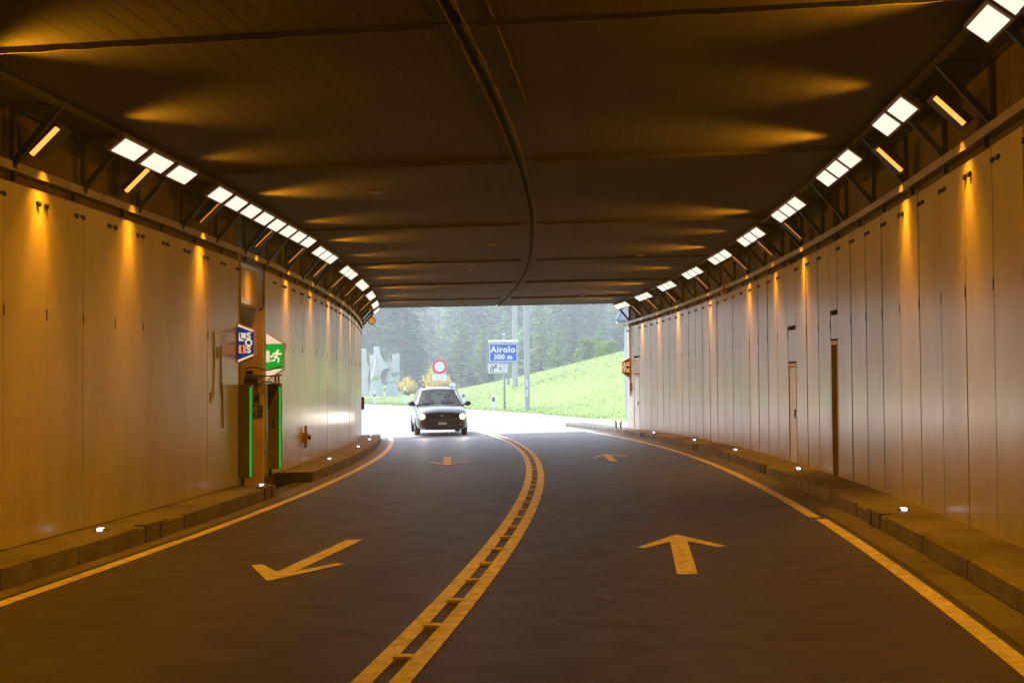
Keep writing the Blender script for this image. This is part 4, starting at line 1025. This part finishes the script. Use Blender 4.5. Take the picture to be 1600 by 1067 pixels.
def shrub(h, r):
    mb = MB(); st = MB()
    for i in range(60):
        a = random.random() * 6.28; q = random.random() ** .6; e = Vector((math.cos(a) * r * q, math.sin(a) * r * q, h * (1 - .45 * q * q) * random.uniform(.75, 1.05)))
        b = e * .12; b.z = 0; st.tube(b, e, .02, .008, n=4, cap=False)
        for j in range(26):
            p = b.lerp(e, random.uniform(.3, 1.02)) + Vector((random.gauss(0, .05), random.gauss(0, .05), random.gauss(0, .05)))
            e1 = Vector((random.gauss(0, 1), random.gauss(0, 1), random.gauss(0, 1))).normalized() * .055; e2 = e1.orthogonal().normalized() * .04
            mb.add([p - e1, p + e2, p + e1, p - e2], [(0, 1, 2, 3)])
    return mb.mesh('blossom', MT['blossom']), st.mesh('stem', MT['bark'])
protos = {'spruce': [conifer(20, 4.2, 40, 13, 'spruce') for _ in range(3)], 'larch': [conifer(18, 4.6, 36, 12, 'larch', .05, .95) for _ in range(3)],
          'tall': [conifer(26, 4.4, 32, 11, 'spruce', .22, .85) for _ in range(2)], 'bare': [bare_tree(13)], 'leafy': [leafy(7, 3.0, MT['leafy'])]}
PH = {'spruce': 20, 'larch': 18, 'tall': 26, 'bare': 13, 'leafy': 7}
CAT = {'spruce': 'spruce_tree', 'larch': 'larch_tree', 'tall': 'spruce_tree', 'bare': 'bare_tree', 'leafy': 'broadleaf_tree'}
def tree(k, px, d, h, label, group=None, wide=1.0):
    g = on_ground(px, d); s = h / PH[k]
    m = Matrix.Rotation(random.random() * 6.28, 4, 'Z') @ Matrix.Diagonal((s * wide, s * wide, s, 1)); m.translation = g
    t = thing(CAT[k], label, 'tree', m, group); cr, tr = random.choice(protos[k])
    obj('crown', cr, t); obj('trunk', tr, t)
front = [('spruce', 897, 176, 9.0, 'dark blue green spruce at the meadow edge between two pale larches', 1.15),
         ('larch', 872, 168, 7.2, 'pale green larch right of the masts, against the dark spruce', 1.15),
         ('larch', 846, 185, 10.8, 'pale green larch just right of the nearer mast', 1.1),
         ('larch', 938, 165, 6.8, 'slim pale green larch near the white hut', 1.0),
         ('leafy', 922, 150, 4.2, 'low bright broadleaf tree on the meadow edge left of the hut', 1.0),
         ('leafy', 950, 146, 3.0, 'smaller bright broadleaf tree on the meadow edge, nearest the hut', 1.0),
         ('larch', 722, 196, 12.3, 'big pale green larch right of the bare tree', 1.35),
         ('larch', 756, 190, 10.0, 'pale green larch behind the blue sign', 1.25),
         ('larch', 790, 225, 14, 'pale green larch rising above the blue sign', 1.2),
         ('bare', 686, 190, 12.5, 'leafless pale tree standing above the round sign', 1.0),
         ('bare', 671, 205, 9, 'thin leafless tree left of the taller bare one', .8),
         ('tall', 627, 192, 26, 'dark tall spruce with bare lower trunk behind the monument right tower', 1.0),
         ('tall', 611, 205, 25, 'dark tall spruce with bare lower trunk above the middle of the monument', 1.0),
         ('tall', 577, 200, 27, 'dark tall spruce at the left end, beside the tunnel wall', 1.0),
         ('spruce', 650, 200, 12, 'mid green spruce between the monument and the bare tree', 1.1),
         ('spruce', 592, 220, 16, 'mid green spruce directly behind the monument', 1.1),
         ('spruce', 666, 178, 4.6, 'short spruce behind the yellow bushes', 1.2),
         ('spruce', 640, 176, 4.0, 'short spruce behind the single yellow bush', 1.3),
         ('spruce', 700, 178, 4.4, 'short green spruce behind the car, right of the round sign', 1.3),
         ('spruce', 735, 176, 4.2, 'short green spruce left of the blue sign post', 1.3),
         ('spruce', 765, 170, 3.6, 'short green spruce below the blue sign', 1.4),
         ('spruce', 822, 190, 9, 'dark spruce behind the two masts', 1.0),
         ('spruce', 968, 190, 9.5, 'dark spruce right beside the hut roof', 1.0)]
for k, px, d, h, lab, wd in front: tree(k, px, d, h, lab, 'trees along the meadow edge', wd)
for i in range(140):
    d = random.uniform(228, 430); px = random.uniform(480, 1060) if d < 330 else random.uniform(420, 1120)
    k = 'spruce' if random.random() < (.75 if px < 700 else .55) else ('tall' if px < 680 and random.random() < .5 else 'larch')
    h = random.uniform(15, 25) if k != 'tall' else random.uniform(22, 30)
    tree(k, px, d, h, 'pale green larch in the forest on the far slope' if k == 'larch' else 'dark spruce in the forest on the far slope', 'larches in the far forest' if k == 'larch' else 'spruces in the far forest', random.uniform(.85, 1.25))
# yellow bushes
for px, d, h, r, lab in ((637, 132, 2.0, 1.15, 'yellow flowering bush standing alone beside the monument'), (675, 128, 2.6, 1.3, 'yellow flowering bush behind the left half of the round sign plate'), (693, 130, 2.1, 1.0, 'yellow flowering bush behind the right half of the round sign plate')):
    bl, stm = shrub(h, r); t = thing('flowering_bush', lab, 'bush', stand(px, d), 'yellow bushes'); obj('blossom', bl, t); obj('stem', stm, t)
# grass blades over the near meadow (one mass)
mb = MB(); cnt = 0
while cnt < 30000:
    d = random.uniform(64, 132); px = random.uniform(560, 985); p = at(px, 600, d); s, l = path_sl(p.x, p.y)
    if l < L_RIGHT + .15: cnt += .2; continue
    z = gz(p.x, p.y); hh = random.uniform(.03, .09) * (1.4 if d > 100 else 1); a = random.random() * 6.28; wx, wy = math.cos(a) * .02, math.sin(a) * .02
    mb.add([(p.x - wx, p.y - wy, z - .02), (p.x + wx, p.y + wy, z - .02), (p.x + random.gauss(0, .03), p.y + random.gauss(0, .03), z + hh)], [(0, 1, 2)]); cnt += 1
kind(build('grass', mb, MT['blade']), 'stuff')

# ------------------------------------------------------------------ haze
zs = [v.co.z for v in bpy.data.objects['meadow_ground'].data.vertices]
z_lo = min(min(zs), -3) - 1.0; z_hi = max(zs) + 34
mb = MB(); mb.box((0, 283, (z_lo + z_hi) / 2), (790, 640, z_hi - z_lo))
hm = bpy.data.materials.new('haze_air'); hm.use_nodes = True; t_ = hm.node_tree; t_.nodes.clear()
o_ = t_.nodes.new('ShaderNodeOutputMaterial'); v_ = t_.nodes.new('ShaderNodeVolumePrincipled')
v_.inputs['Color'].default_value = (.80, .90, 1, 1); v_.inputs['Density'].default_value = HAZE; v_.inputs['Anisotropy'].default_value = .2
t_.links.new(v_.outputs[0], o_.inputs['Volume'])
if HAZE: kind(build('haze', mb, hm), 'stuff')
